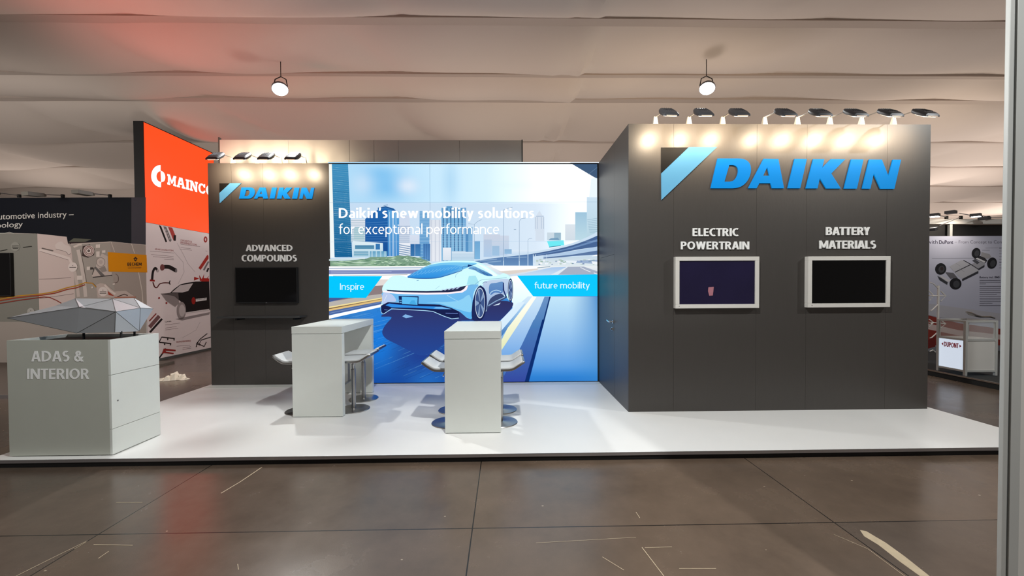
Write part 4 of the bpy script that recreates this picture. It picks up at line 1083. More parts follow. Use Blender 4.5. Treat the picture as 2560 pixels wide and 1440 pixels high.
# ------------------------------------------------------------------ orange sign tower
MX, MY0, MY1, MZ0, MZ1 = -7.579, 8.525, 10.56, 2.987, 5.106
spot('red_ceiling_fill', (-5.7, 5.3, 2.9), (-4.3, 6.2, 5.6), 160, (1.0, .26, .21), 118, 1.0, .5)  # invented red spot, set apart from the sign to tint the ceiling
st = empty('sign_tower', (MX - .1, 9.5, 0), 'tall tower with a glowing orange sign above a white printed poster', 'sign tower')
mb = MB().box((MX - .20, MY0, 0), (MX - .004, MY1, MZ1))
mb.build('frame', M['black'], st)
def PX(step=.0001): return Print(lambda x, y: onX(x, y, MX), (1, 0, 0), step)
M['orange'] = mat('backlit_orange_sheet', (255, 70, 20), .5, var=.0)
b_ = M['orange'].node_tree.nodes['Principled BSDF']
b_.inputs['Base Color'].default_value = (.02, .002, .001, 1)
for l_ in list(M['orange'].node_tree.links):
    if l_.to_socket == b_.inputs['Base Color']: M['orange'].node_tree.links.remove(l_)
b_.inputs['Emission Color'].default_value = (1.0, .062, .0072, 1); b_.inputs['Emission Strength'].default_value = 1.25
MB().add([(MX, MY0 + .02, MZ0), (MX, MY1 - .01, MZ0), (MX, MY1 - .01, MZ1 - .02), (MX, MY0 + .02, MZ1 - .02)], [(0, 1, 2, 3)]).build('light_sheet', M['orange'], st)
P = PX()
zs = Z(320, 280, 4.2333)
hw_ = B(255, 255, 255, 1.25)
P.poly(sm(zs([(345, 563), (300, 572), (262, 612), (246, 665), (252, 720), (280, 765), (318, 790), (350, 797)]), 5, False) + sm(zs([(350, 742), (322, 730), (306, 705), (302, 672), (312, 645), (330, 630), (345, 626)]), 4, False), hw_)
P.poly(sm(zs([(345, 622), (372, 634), (390, 662), (394, 700), (382, 732), (350, 744)]), 4, False), hw_)
def slab_word(P, word, corners, col):
    """heavy slab-serif capitals drawn as strokes inside the box: corners = (x0,y0top,y0bot,x1,y1top,y1bot)"""
    x0, a0, b0, x1, a1, b1 = corners
    def pt(u, v):
        x = x0 + (x1 - x0) * u; t = a0 + (a1 - a0) * u; b = b0 + (b1 - b0) * u
        return (x, t + (b - t) * v)
    SH = {'M': ([[(0, 0), (.3, 0), (.5, .55), (.7, 0), (1, 0), (1, .18), (.92, .18), (.92, .82), (1, .82), (1, 1), (.66, 1), (.66, .82), (.73, .82), (.73, .42), (.57, .82), (.43, .82), (.27, .42), (.27, .82), (.34, .82), (.34, 1), (0, 1), (0, .82), (.08, .82), (.08, .18), (0, .18)]], 1.2),
          'A': ([[(.3, 0), (.68, 0), (.92, .82), (1, .82), (1, 1), (.6, 1), (.6, .82), (.68, .82), (.65, .7), (.33, .7), (.3, .82), (.38, .82), (.38, 1), (0, 1), (0, .82), (.08, .82)]], 1.1),
          'I': ([[(0, 0), (1, 0), (1, .18), (.8, .18), (.8, .82), (1, .82), (1, 1), (0, 1), (0, .82), (.2, .82), (.2, .18), (0, .18)]], .5),
          'N': ([[(0, 0), (.36, 0), (.72, .56), (.72, .18), (.62, .18), (.62, 0), (1, 0), (1, .18), (.92, .18), (.92, 1), (.68, 1), (.28, .4), (.28, .82), (.38, .82), (.38, 1), (0, 1), (0, .82), (.08, .82), (.08, .18), (0, .18)]], 1.05),
          'C': ([[(.95, 0), (.95, .36), (.75, .36), (.66, .22), (.5, .17), (.34, .27), (.27, .5), (.34, .73), (.5, .83), (.7, .78), (.8, .64), (1, .66), (.9, .88), (.7, .99), (.48, 1), (.22, .93), (.06, .74), (0, .5), (.06, .26), (.22, .07), (.48, 0), (.66, .04), (.78, .12), (.8, 0)]], .95),
          'O': ([[(.5, 0), (.22, .07), (.05, .28), (0, .5), (.05, .72), (.22, .93), (.5, 1), (.5, .82), (.34, .74), (.27, .5), (.34, .26), (.5, .18)], [(.5, 0), (.78, .07), (.95, .28), (1, .5), (.95, .72), (.78, .93), (.5, 1), (.5, .82), (.66, .74), (.73, .5), (.66, .26), (.5, .18)]], 1.0)}
    tot = sum(SH[c][1] for c in word) + .06 * (len(word) - 1); u = 0
    for c in word:
        polys, wdt = SH[c]
        for q in polys: P.poly([pt((u + x * wdt) / tot, y) for x, y in q], col)
        if c == 'A': P.poly([pt((u + x * wdt) / tot, y) for x, y in [(.49, .24), (.58, .52), (.4, .52)]], (1.25, .0775, .009, 1))
        u += wdt + .06
q = zs([(415, 655), (415, 765), (905, 790), (905, 895)])
slab_word(P, 'MAINCO', (q[0][0], q[0][1], q[1][1], q[2][0], q[2][1], q[3][1]), hw_)
P.build('sign_lettering', M['ink_emit'], st)['label'] = 'white ring emblem and slab capitals on the orange sign'
# poster on the lower part
P = PX()
zp = Z(350, 560, 4.0)
def quadpx(x0, y0a, y0b, x1, y1a, y1b): return [(x0, y0a), (x1, y1a), (x1, y1b), (x0, y0b)]
base = [Vector((MX, MY0, 0)), Vector((MX, MY1, 0)), Vector((MX, MY1, MZ0 - .006)), Vector((MX, MY0, MZ0 - .006))]
k = len(P.v); P.v += base; P.c += [C(226, 212, 210)] * 4; P.f.append((k, k + 1, k + 2, k + 3))
dk, rd, gy, mg = C(38, 30, 30), C(150, 44, 40), C(120, 112, 112), C(176, 164, 162)
P.poly(zp([(188, 12), (210, 18), (272, 178), (255, 182)]), dk); P.poly(zp([(232, 22), (262, 28), (316, 160), (308, 178), (292, 172)]), gy); P.poly(zp([(280, 30), (322, 36), (360, 130), (356, 165), (336, 168)]), C(176, 66, 60)); P.poly(zp([(336, 112), (360, 112), (358, 168), (336, 168)]), dk)
for i in range(4): P.ell(*zp([(256 + i * 14, 62 + i * 28)])[0], 2, 3, mg, n=12)
P.ell(*zp([(655, 155)])[0], 4.6, 7.6, rd); P.ell(*zp([(659, 155)])[0], 2.4, 4, C(226, 212, 210)); P.poly(zp([(660, 135), (668, 135), (668, 175), (660, 175)]), rd)
P.text('COMPONENTS FOR', 451, 598, 480, 603, rd, slope=.16); P.text('EMPOWERMENT SYSTEMS', 451, 604, 492, 609, rd, slope=.15)
P.text('AIR AND COOLING SYSTEMS', 387, 620.5, 434, 624.5, rd, slope=.09)
for q in ([(405, 203), (600, 226)], [(405, 236), (505, 246)], [(405, 250), (518, 262)], [(100, 270), (338, 290)], [(110, 305), (335, 325)], [(128, 326), (335, 342)], [(240, 352), (338, 358)], [(655, 268), (672, 272)], [(365, 1222), (500, 1210)], [(425, 1240), (510, 1226)], [(425, 1255), (512, 1240)], [(250, 1010), (400, 990)], [(250, 1042), (365, 1025)], [(250, 1060), (382, 1042)]):
    P.line(zp(q), .7, A(C(120, 90, 90), .8))
P.text('CLAMPS', 412, 803, 428, 806, dk, slope=-.06); P.text('ROUTING PERFORMANCE', 441, 853, 477, 857, rd, slope=-.09)
P.line(zp([(370, 190), (430, 300), (480, 400), (550, 480)]), .6, A(gy, .5)); P.line(zp([(340, 280), (430, 380), (440, 480), (380, 600)]), .6, A(gy, .5)); P.line(zp([(600, 980), (560, 1060), (420, 1140)]), .6, A(gy, .4))
P.line(sm(zp([(240, 428), (290, 430), (330, 450), (360, 465)]), 4, False), 9.5, dk); P.ell(*zp([(222, 434)])[0], 5.5, 8, C(120, 70, 68)); P.ell(*zp([(360, 466)])[0], 2.6, 5, gy)
P.line(sm(zp([(170, 460), (150, 440), (128, 480), (120, 560)]), 4, False), 5.5, dk); P.ell(*zp([(176, 468)])[0], 3, 4, mg); P.line(zp([(98, 562), (146, 568)]), 4, rd); P.line(sm(zp([(128, 580), (145, 628), (170, 634), (195, 600), (240, 588), (300, 590)]), 4, False), 2.6, C(90, 40, 38)); P.line(zp([(300, 565), (290, 590), (302, 605)]), 2.2, dk)
P.poly(zp([(672, 308), (684, 318), (684, 345), (606, 458), (584, 440)]), C(172, 56, 48)); P.line(zp([(684, 375), (636, 462)]), 4, gy); P.line(zp([(684, 440), (668, 478)]), 4, dk)
# black pick-up on the poster
P.poly(zp([(300, 688), (340, 650), (400, 605), (460, 588), (560, 575), (690, 575), (700, 860), (560, 880), (450, 890), (440, 800), (400, 770), (340, 720), (210, 700)]), C(34, 28, 28)); P.poly(zp([(316, 684), (400, 612), (530, 592), (480, 670), (420, 685)]), C(196, 184, 182)); P.poly(zp([(205, 695), (380, 690), (390, 790), (350, 830), (260, 770)]), A(C(120, 108, 106), .55))
P.ell(*zp([(412, 866)])[0], 11.5, 22, C(150, 138, 136)); P.ell(*zp([(418, 866)])[0], 7.5, 15, C(190, 178, 176)); P.poly(zp([(450, 885), (690, 848), (690, 864), (450, 896)]), C(206, 196, 194)); P.poly(zp([(350, 950), (700, 880), (690, 905), (420, 965)]), A(C(110, 98, 98), .5))
P.ell(*zp([(533, 768)])[0], 5, 9, C(150, 34, 28)); P.poly(zp([(556, 748), (664, 736), (664, 762), (556, 776)]), C(226, 220, 216)); P.text('MAINCOR', 490, 746.5, 514, 751.5, dk, slope=-.1)
for q in ([(540, 528), (590, 545), (540, 565)], [(590, 510), (620, 560), (600, 572)], [(640, 500), (630, 570), (610, 570)], [(690, 515), (660, 575), (640, 572)], [(620, 540), (690, 545), (690, 575), (610, 575)]): P.poly(zp(q), C(170, 40, 34))
for q in ((189, 740), (263, 790)): P.ell(*zp([q])[0], 2.2, 2.4, rd, n=14)
P.line(zp([(92, 970), (160, 895)]), 3, C(140, 60, 56)); P.line(zp([(95, 1030), (190, 920)]), 9, C(120, 84, 84)); P.line(zp([(98, 1082), (218, 948)]), 5, dk)
for q in ([(190, 1180), (215, 1130), (345, 1145)], [(190, 1182), (310, 1195)], [(276, 1135), (276, 1160)], [(340, 1145), (338, 1165)], [(245, 1185), (245, 1210)], [(305, 1195), (303, 1212)]): P.line(zp(q), 2.4, dk)
P.line(zp([(190, 1340), (240, 1270), (255, 1245)]), 3.4, dk); P.poly(zp([(235, 1245), (355, 1258), (352, 1272), (250, 1265), (260, 1278), (335, 1288), (332, 1300), (240, 1290), (215, 1300)]), rd)
for q in ([(670, 1095), (600, 1150), (570, 1190), (560, 1230)], [(705, 1130), (610, 1160), (590, 1200), (640, 1225), (660, 1180)], [(560, 1195), (600, 1215), (570, 1180)]): P.line(zp(q), 2, dk)
P.build('poster_sheet', M['ink'], st)
MB().box((MX - .01, MY0, .0), (MX + .012, MY1, .05)).build('kick_strip', M['groove'], st)

# ------------------------------------------------------------------ printed wall of the neighbour stand, left
YW = 8.50
nw = empty('printed_wall', (-10.4, YW, 0), 'wide printed neighbour wall with a dark band and engine pictures, at the left', 'printed wall')
WZ = onY(160, 494, YW).z
mb = MB().box((-14.2, YW + .002, 0), (MX + .0, YW + .02, WZ))
mb.build('panel', M['panelwhite'], nw)
P = Print(lambda x, y: onY(x, y, YW), (0, -1, 0), .0001)
za = Z(0, 440, 4.5); zc = Z(0, 560, 4.8); ze = Z(180, 580, 8.0)
xr = 363.0
k = len(P.v)
P.v += [Vector((-14.2, YW, 0)), Vector((MX, YW, 0)), Vector((MX, YW, WZ)), Vector((-14.2, YW, WZ))]; P.c += [C(168, 158, 150)] * 4; P.f.append((k, k + 1, k + 2, k + 3))
P.poly(za([(-400, 246), (1640, 240), (1640, 775), (1480, 760), (1240, 735), (1050, 752), (765, 760), (750, 684), (420, 648), (110, 640), (-400, 648)]), C(15, 18, 27))
# trim the band at the wall's top edge
P.poly(za([(1478, 241), (1640, 240), (1640, 775), (1478, 760)]), C(66, 62, 70))
P.poly(za([(-300, 648), (420, 648), (445, 1640), (-300, 1640)]), C(136, 134, 126))
P.poly(za([(420, 648), (750, 684), (765, 760), (800, 800), (830, 1100), (862, 1640), (446, 1640)]), C(208, 188, 182))
P.poly(za([(765, 745), (830, 700), (1030, 712), (960, 740), (860, 752)]), C(96, 96, 84)); P.poly(za([(765, 742), (1040, 742), (1000, 760), (790, 765)]), C(52, 40, 40))
P.line(za([(800, 765), (1240, 742), (1640, 778)]), 2, C(208, 192, 184)); P.poly(za([(1240, 740), (1640, 778), (1655, 1640), (1330, 1640), (1255, 1000)]), C(164, 150, 142))
P.line(za([(1250, 740), (1290, 855)]), 1.2, C(214, 200, 190)); P.line(za([(1480, 762), (1515, 870)]), 1.6, C(214, 200, 190)); P.line(za([(1560, 1085), (1600, 1300), (1612, 1480)]), 1.8, C(214, 200, 190))
# beams and pipes
for q, wd, c in (([(445, 832), (620, 880), (780, 930), (815, 1000)], 7, C(222, 206, 200)), ([(445, 845), (620, 898), (770, 945)], 1, C(130, 112, 108)), ([(470, 812), (600, 842)], 3, C(110, 98, 94)), ([(880, 830), (915, 1000), (950, 1200), (965, 1360)], 9, C(206, 192, 184)), ([(905, 830), (940, 1000), (975, 1200)], 1.2, C(110, 98, 92)), ([(840, 1070), (870, 1220), (885, 1360)], 8, C(200, 184, 176)), ([(440, 1160), (640, 1155), (800, 1140)], 1.2, C(140, 122, 118)), ([(445, 1380), (830, 1325)], 1.2, C(140, 122, 118)), ([(830, 800), (900, 770), (920, 775)], 5, C(214, 200, 190))): P.line(za(q), wd, c)
P.poly(sm(za([(625, 770), (690, 735), (730, 770), (790, 800), (800, 870), (770, 885), (740, 850), (640, 820)]), 3), C(216, 200, 194)); P.line(sm(za([(630, 822), (740, 852), (770, 886), (800, 870)]), 3, False), 1, C(120, 104, 100))
def rings(cx, cy, rr, f=za, s=4.5):
    c = f([(cx, cy)])[0]
    for r_, col in rr: P.ell(c[0], c[1], r_ / s, r_ * 1.02 / s, col)
P.poly(za([(930, 790), (1010, 770), (1065, 820), (1060, 890), (990, 920), (925, 900)]), C(70, 52, 50))
rings(1000, 842, [(62, C(214, 196, 190)), (52, C(130, 84, 80)), (46, C(206, 186, 180)), (36, C(120, 84, 80)), (29, C(226, 210, 204)), (14, C(60, 48, 46)), (6, C(160, 140, 136))])
P.poly(za([(1075, 1040), (1100, 940), (1150, 870), (1215, 905), (1215, 1075), (1262, 1085), (1258, 1130), (1050, 1145), (1035, 1120)]), C(200, 184, 176)); P.poly(za([(1060, 1030), (1080, 1020), (1180, 1118), (1140, 1130)]), C(110, 104, 102)); P.poly(za([(1110, 1040), (1180, 1010), (1205, 1070), (1150, 1085)]), C(150, 138, 132)); P.line(za([(1045, 1140), (1262, 1118)]), 2.6, C(70, 62, 60)); P.line(za([(1060, 1035), (1040, 1110)]), 1.6, C(90, 80, 78))
rings(1135, 968, [(50, C(110, 98, 94)), (46, C(206, 190, 182)), (22, C(190, 172, 166))])
for x0, y0, x1, y1 in ((1085, 850, 1125, 910), (1150, 838, 1190, 862), (978, 1022, 1016, 1056), (870, 1122, 935, 1168), (1080, 772, 1130, 808), (1030, 1245, 1050, 1262), (1270, 1205, 1296, 1222)): P.poly(za([(x0, y0), (x1, y0 - 3), (x1, y1), (x0, y1 + 2)]), C(222, 208, 200))
P.poly(za([(1018, 1028), (1050, 1028), (1050, 1050), (1018, 1052)]), C(70, 62, 60)); P.line(sm(za([(1300, 1100), (1330, 1130), (1325, 1190), (1270, 1205)]), 3, False), 1.1, C(120, 100, 94))
P.poly(za([(1085, 1225), (1130, 1205), (1190, 1215), (1290, 1300), (1420, 1290), (1530, 1365), (1100, 1370)]), C(196, 178, 170)); P.line(za([(1180, 1225), (1240, 1290), (1300, 1330)]), 4.5, C(224, 208, 200)); P.poly(za([(1210, 1290), (1290, 1352), (1225, 1340)]), C(166, 70, 50)); P.line(za([(1320, 1360), (1400, 1330), (1440, 1345)]), 2.4, C(90, 70, 66)); P.line(za([(1290, 1365), (1530, 1362)]), 2.4, C(190, 120, 96))
for cx, cy, n in ((822, 1024, 1), (1162, 1300, 2)):
    rings(cx, cy, [(52, C(226, 212, 206))]);
    for i in range(n): P.line(za([(cx - 38, cy + 4 + i * 16), (cx + 38, cy + 4 + i * 16)]), 1.5, C(80, 68, 64))
    P.ell(*za([(cx, cy - 16)])[0], .9, 1.2, C(80, 68, 64), n=8)
rings(175, 795, [(50, C(150, 148, 140))]); P.line(za([(138, 788), (215, 786)]), 1.6, C(60, 58, 54)); P.line(za([(138, 802), (215, 801)]), 1.6, C(60, 58, 54)); P.line(za([(148, 816), (210, 815)]), 1.6, C(60, 58, 54)); P.line(za([(0, 845), (85, 828)]), 2, C(54, 52, 48)); P.line(za([(262, 803), (360, 792)]), 2, C(54, 52, 48)); P.line(za([(0, 645), (60, 645), (110, 632), (160, 648)]), 1.6, C(180, 180, 170))
rings(350, 1525, [(40, C(176, 172, 166))]); P.line(za([(324, 1536), (378, 1534)]), 1.5, C(70, 66, 62)); P.ell(*za([(350, 1512)])[0], .9, 1.2, C(80, 68, 64), n=8)
for q, wd, c in (([(-40, 1395), (200, 1350), (480, 1325), (620, 1300), (760, 1255), (860, 1235), (960, 1200), (1040, 1205), (1085, 1250)], 2.6, C(196, 140, 50)), ([(-40, 1410), (200, 1368), (480, 1340), (620, 1318), (760, 1275), (860, 1258), (960, 1222)], 2.4, C(160, 66, 40)), ([(-40, 1440), (200, 1400), (500, 1360), (560, 1365), (640, 1400), (690, 1430)], 2.2, C(140, 56, 44)), ([(-40, 1370), (150, 1345)], 5, C(110, 80, 40))): P.line(za(q), wd, c)
P.build('printed_sheet', M['ink'], nw)
P = Print(lambda x, y: onY(x, y, YW - .004), (0, -1, 0), .0001)
P.text('for the automotive industry –', -82, 536.5, 184, 556.5, C(206, 202, 196), .006, slope=-.035)
P.text('tribopology', -58, 559, 57, 577, C(206, 202, 196), .006, slope=-.05)
P.build('wall_lettering', M['ink'], nw)
sb = MB().prism([onY(x, y, YW - .008) for x, y in za([(1212, 855), (1646, 888), (1654, 1086), (1222, 1074)])], (0, .006, 0)).build('sign_board', mat('amber_sign_board', (222, 140, 8), .7, spec=.1, var=.04), nw)
P = Print(lambda x, y: onY(x, y, YW - .0085), (0, -1, 0), .0001)
P.text('BECHEM', 318.5, 656.5, 354, 664.3, C(52, 30, 22), .21); P.line([(319, 667.6), (353.5, 668.4)], .9, C(110, 60, 30)); P.text('LUBRICATION FOR A BETTER WORLD', 320, 669.6, 352, 671.6, C(130, 80, 20))
P.poly(ze([(1215, 545), (1270, 495), (1325, 545), (1300, 540), (1285, 580), (1270, 590), (1250, 580), (1240, 540)]), C(60, 36, 24)); P.poly(ze([(1255, 548), (1270, 530), (1285, 548), (1270, 562)]), C(190, 120, 14))
P.build('board_lettering', M['ink'], sb)
lp_ = empty('booth_platform', (-10.5, 7.2, 0), 'low grey carpeted platform of the printed wall stand with a pale edge', 'platform')
yl = onZ(10, 988, .05).y
MB().box((-14.2, yl + .01, 0), (-7.0, YW - .001, .045)).build('carpet', mat('grey_booth_carpet', (92, 82, 74), .9, var=.2, scale=60), lp_)
MB().box((-14.2, yl, 0), (-7.0, yl + .01, .05)).build('edge_trim', M['alu'], lp_)
# left screen on that wall
a, b = onY(-60, 632, YW - .06), onY(28, 740, YW - .06)
r = empty('wall_screen', ((a.x + b.x) / 2, YW, b.z), 'black screen on the printed neighbour wall at the left picture edge', 'monitor')
MB().box((a.x, YW - .06, b.z), (b.x, YW - .005, a.z)).build('housing', M['black'], r, bevel=.004)
MB().box((a.x + .015, YW - .0615, b.z + .015), (b.x - .015, YW - .059, a.z - .015)).build('screen', M['blackgloss'], r)
# floodlights of that wall: heads hang forward, seen from the side
def box_lamp(cl, hd, label, col, armcol, group, sz=(.17, .12, .055), lens=None):
    r = empty('box_floodlight', cl, label, 'floodlight', group)
    cl, hd = Vector(cl), Vector(hd)
    MB().box(cl + Vector((-.025, -.02, 0)), cl + Vector((.025, .02, .07))).build('clamp', M['black'], r, bevel=.003)
    d = (hd - cl)
    MB().tube([cl + Vector((0, 0, .05)), cl + d * .75 + Vector((0, 0, .02))], .009, 8).build('arm', armcol, r, smooth=True)
    mb = MB(); f = d.normalized(); s = f.cross(Vector((0, 0, 1))).normalized(); u = s.cross(f)
    L, Wd, T = sz
    vs = []
    for t, k in ((-.5, .55), (-.3, 1), (.5, 1)):
        for a_, b_ in ((-1, -1), (1, -1), (1, 1), (-1, 1)): vs.append(hd + f * (t * L) + s * (a_ * Wd / 2 * k) + u * (b_ * T / 2 * k))
    mb.add(vs, [(i * 4 + k, i * 4 + (k + 1) % 4, (i + 1) * 4 + (k + 1) % 4, (i + 1) * 4 + k) for i in range(2) for k in range(4)] + [(3, 2, 1, 0), (8, 9, 10, 11)])
    h = mb.build('head', col, r, bevel=.004)
    if lens:
        c = hd - u * (T / 2 + .002)
        MB().prism([c + f * (x * L * .36) + s * (y * Wd * .4) for x, y in ((-1, -1), (1, -1), (1, 1), (-1, 1))], -u * .006).build('lens', lens, h)
    return r
for cx_, hx, hy, lab in ((48, -30, 480, 'box floodlight at the left picture edge on the printed wall'), (157, 87, 486.5, 'box floodlight with a pale arm, middle of the printed wall'), (275, 210, 483, 'box floodlight nearest the orange sign on the printed wall')):
    c = onY(cx_, 493, YW + .01); c.z = WZ
    h = onY(hx, hy, YW - .42)
    box_lamp(c, h, lab, mat('worn_lamp_casing', (112, 108, 100), .5, var=.08), M['alu'], 'floodlights on the printed wall', sz=(.30, .17, .075))
# ------------------------------------------------------------------ laminate counter with lettering, and the faceted object
CX0, CX1, CY0, CY1, CH = -4.484, -3.568, 3.641, 4.143, PH + 1.055
dc = empty('lettered_counter', (-4.03, 3.89, PH), 'grey white counter with two lettered lines on its front at the platform corner', 'counter')
t = .022
MB().box((CX0, CY0, PH + .008), (CX1 - t - .0005, CY0 + t, CH)).build('front_panel', mat('pale_grey_front_board', (184, 186, 176), .5, var=.03), dc, bevel=.0015)
mb = MB().box((CX0, CY0 + t + .0005, PH + .008), (CX0 + t, CY1, CH)).box((CX0 + t, CY1 - t, PH + .008), (CX1 - t, CY1, CH))
mb.build('cabinet_body', M['white_lam'], dc, bevel=.0015)
MB().box((CX0 + t, CY0 + t, CH - .05), (CX1 - t, CY1 - t, CH - .03)).build('inner_floor', M['logoblack'], dc)
MB().box((CX0 + .02, CY0 + .02, PH), (CX1 - .02, CY1 - .02, PH + .008)).build('foot_strip', M['black'], dc)
s1 = onX(284, 936.5, CX1).z; s2 = onX(284, 1072, CX1).z
for nm, a, b in (('door', PH + .008, s2 - .002), ('door', s2 + .002, s1 - .002), ('door', s1 + .002, CH)):
    MB().box((CX1 - t, CY0, a), (CX1, CY1, b)).build(nm, M['white_lam'], dc, bevel=.0015)
kp = onX(294, 1001, CX1)
MB().tube([kp, kp + Vector((.004, 0, 0))], .007, 12).build('lock', M['steel'], dc)
for txt, x0, y0, x1, y1 in (('ADAS', 78.5, 877, 173.5, 904), ('&', 185.5, 877, 209.5, 904), ('INTERIOR', 68, 921.5, 223, 947.5)):
    mb = MB(); text_on(mb, txt, onY(x0, y0, CY0 - .0015), onY(x1, y0, CY0 - .0015), onY(x0, y1, CY0 - .0015), (0, -.0015, 0), .17); mb.build('lettering', M['letterwhite'], dc)['label'] = 'white raised letters'
V = {}
def fv(n, x, y, Y): V[n] = onY(x, y, Y)
fv('tip', 18, 795, 3.92); fv('a', 198, 768, 3.70); fv('b', 289, 779, 3.66); fv('c', 351, 770, 3.93); fv('g', 192, 833, 3.74); fv('h', 287, 831, 3.70); fv('i', 348, 828, 3.92)
fv('t0', 137, 765, 4.02); fv('t1', 188, 746, 4.02); fv('t2', 281, 747, 4.0); fv('t3', 335, 745, 4.08); fv('e', 383, 772, 4.10); fv('l', 214, 769, 3.84)
V['bk1'] = V['t1'] + Vector((.02, .10, -.22)); V['bk2'] = V['t3'] + Vector((0, .08, -.22)); V['bu'] = V['h'] + Vector((-.02, .26, .01))
names = list(V); ix = {n: i for i, n in enumerate(names)}
FC = [('tip', 'a', 'g'), ('a', 'b', 'g'), ('b', 'h', 'g'), ('b', 'i', 'h'), ('b', 'c', 'i'), ('c', 'e', 'i'), ('b', 't2', 'c'), ('c', 't2', 't3'), ('c', 't3', 'e'), ('a', 'l', 'b'), ('l', 't2', 'b'), ('l', 't1', 't2'), ('a', 't1', 'l'), ('a', 't0', 't1'), ('tip', 't0', 'a'),
      ('t0', 'bk1', 't1'), ('tip', 'bk1', 't0'), ('t1', 'bk1', 'bk2'), ('t1', 'bk2', 't2'), ('t2', 'bk2', 't3'), ('t3', 'bk2', 'e'), ('tip', 'g', 'bk1'), ('g', 'bu', 'bk1'), ('g', 'h', 'bu'), ('h', 'i', 'bu'), ('bu', 'bk2', 'bk1'), ('i', 'bk2', 'bu'), ('i', 'e', 'bk2')]
fo = empty('faceted_model', (-4.0, 3.9, CH), 'silver faceted model with a long left point lying over the open counter top', 'display model')
MB().add([V[n] for n in names], [tuple(ix[n] for n in f) for f in FC]).build('shell', M['facet_d'], fo)
mb = MB()
for p, q in (('tip', 'a'), ('a', 'b'), ('b', 'c'), ('c', 'e'), ('tip', 'g'), ('g', 'b'), ('b', 'h'), ('b', 'i'), ('c', 'i'), ('b', 't2'), ('c', 't2'), ('c', 't3'), ('a', 't2'), ('a', 't1'), ('l', 'b')):
    mb.tube([V[p], V[q]], .0022, 6)
mb.build('edge_seam', M['groove'], fo)
for n in ('g', 'h', 'i'):
    p = V[n] + Vector((0 if n != 'i' else -.10, .06, 0)); MB().tube([(p.x, p.y, CH - .03), (p.x, p.y, p.z + .01)], .009, 10).build('support_pin', M['black'], fo)

# ------------------------------------------------------------------ crumpled paper behind the counter
c = onZ(430, 951, .0)
bm_pts = []
mb = MB()
for j in range(5):
    bx, by = c.x + (j - 2) * .085 + rnd.uniform(-.02, .02), c.y + rnd.uniform(-.08, .08)
    hh = (.05, .09, .13, .10, .04)[j]; rr = (.09, .08, .10, .09, .08)[j]
    ring1 = [Vector((bx + rr * math.cos(a) * rnd.uniform(.7, 1.2), by + rr * math.sin(a) * rnd.uniform(.7, 1.2), .003)) for a in [k * math.pi / 4 for k in range(8)]]
    ring2 = [Vector((bx + rr * .6 * math.cos(a) * rnd.uniform(.5, 1.2), by + rr * .6 * math.sin(a) * rnd.uniform(.5, 1.2), hh * rnd.uniform(.5, 1.05))) for a in [k * math.pi / 4 + .2 for k in range(8)]]
    topv = Vector((bx, by, hh * .7))
    mb.add(ring1 + ring2 + [topv], [(k, (k + 1) % 8, 8 + (k + 1) % 8) for k in range(8)] + [(k, 8 + (k + 1) % 8, 8 + k) for k in range(8)] + [(8 + k, 8 + (k + 1) % 8, 16) for k in range(8)] + [tuple(range(7, -1, -1))])
tag(mb.build('crumpled_paper', M['paper']), 'crumpled white paper lying on the brown floor behind the counter', 'paper')

# ------------------------------------------------------------------ neighbour stand at the right
_g = onZ(2413, 940, .106)
RX, RYW = _g.x - .035, 8.6
xa = RX
rp = empty('booth_platform', (RX + 2, 7.2, 0), 'low dark carpeted platform with a silver edge at the far right', 'platform')
MB().box((RX + .01, 3.6, .0), (13, RYW, .10)).build('carpet', M['carpet'], rp)
MB().box((RX - .004, 3.6, .082), (RX + .012, RYW, .106)).build('edge_trim', M['chrome'], rp)
pw = empty('poster_wall', (10, RYW, .1), 'grey white poster wall with a chassis picture behind the glass counter', 'poster wall')
zpt = onY(2420, 590, RYW).z; zf0 = onY(2420, 560, RYW).z; zf1 = onY(2420, 548, RYW).z
MB().box((6.0, RYW + .004, .1), (13, RYW + .03, zpt)).build('panel', M['panelwhite'], pw)
MB().box((6.0, RYW - .02, zf0), (13, RYW + .06, zf1)).build('fascia', M['panelwhite'], pw)
MB().box((6.0, RYW + .10, zpt), (13, RYW + .12, zf0)).build('dark_backing', M['black'], pw)
xp = px_x(2378, 575, RYW)
MB().box((xp - .03, RYW - .0, zpt), (xp + .03, RYW + .05, zf0)).build('upright', M['post'], pw)
P = Print(lambda x, y: onY(x, y, RYW), (0, -1, 0), .0001)
zd = Z(2300, 480, 5.538); zg = Z(2300, 700, 3.427)
k = len(P.v)
P.v += [Vector((6.0, RYW, .1)), Vector((13, RYW, .1)), Vector((13, RYW, zpt)), Vector((6.0, RYW, zpt))]; P.c += [C(178, 181, 200)] * 4; P.f.append((k, k + 1, k + 2, k + 3))
ink, ik2, md = C(44, 40, 60), C(90, 90, 104), C(140, 140, 150)
P.text('with', 2318, 600, 2344, 609.5, ink, slope=0); P.text('DuPont', 2347.5, 600.8, 2383, 609.8, ink, .025); P.text('– From Concept to Commercial', 2386.5, 601, 2542, 611, C(84, 80, 96), -.005)
P.line(zd([(165, 918), (745, 915)]), .7, ik2); P.line(zd([(905, 776), (1085, 774)]), .6, ik2); P.line(zd([(860, 806), (965, 806)]), .6, ik2)
for i in range(8): P.line(zd([(1095, 776 + i * 39), (1180, 776 + i * 39)]), 1.2, ink if i in (0, 5) else md)
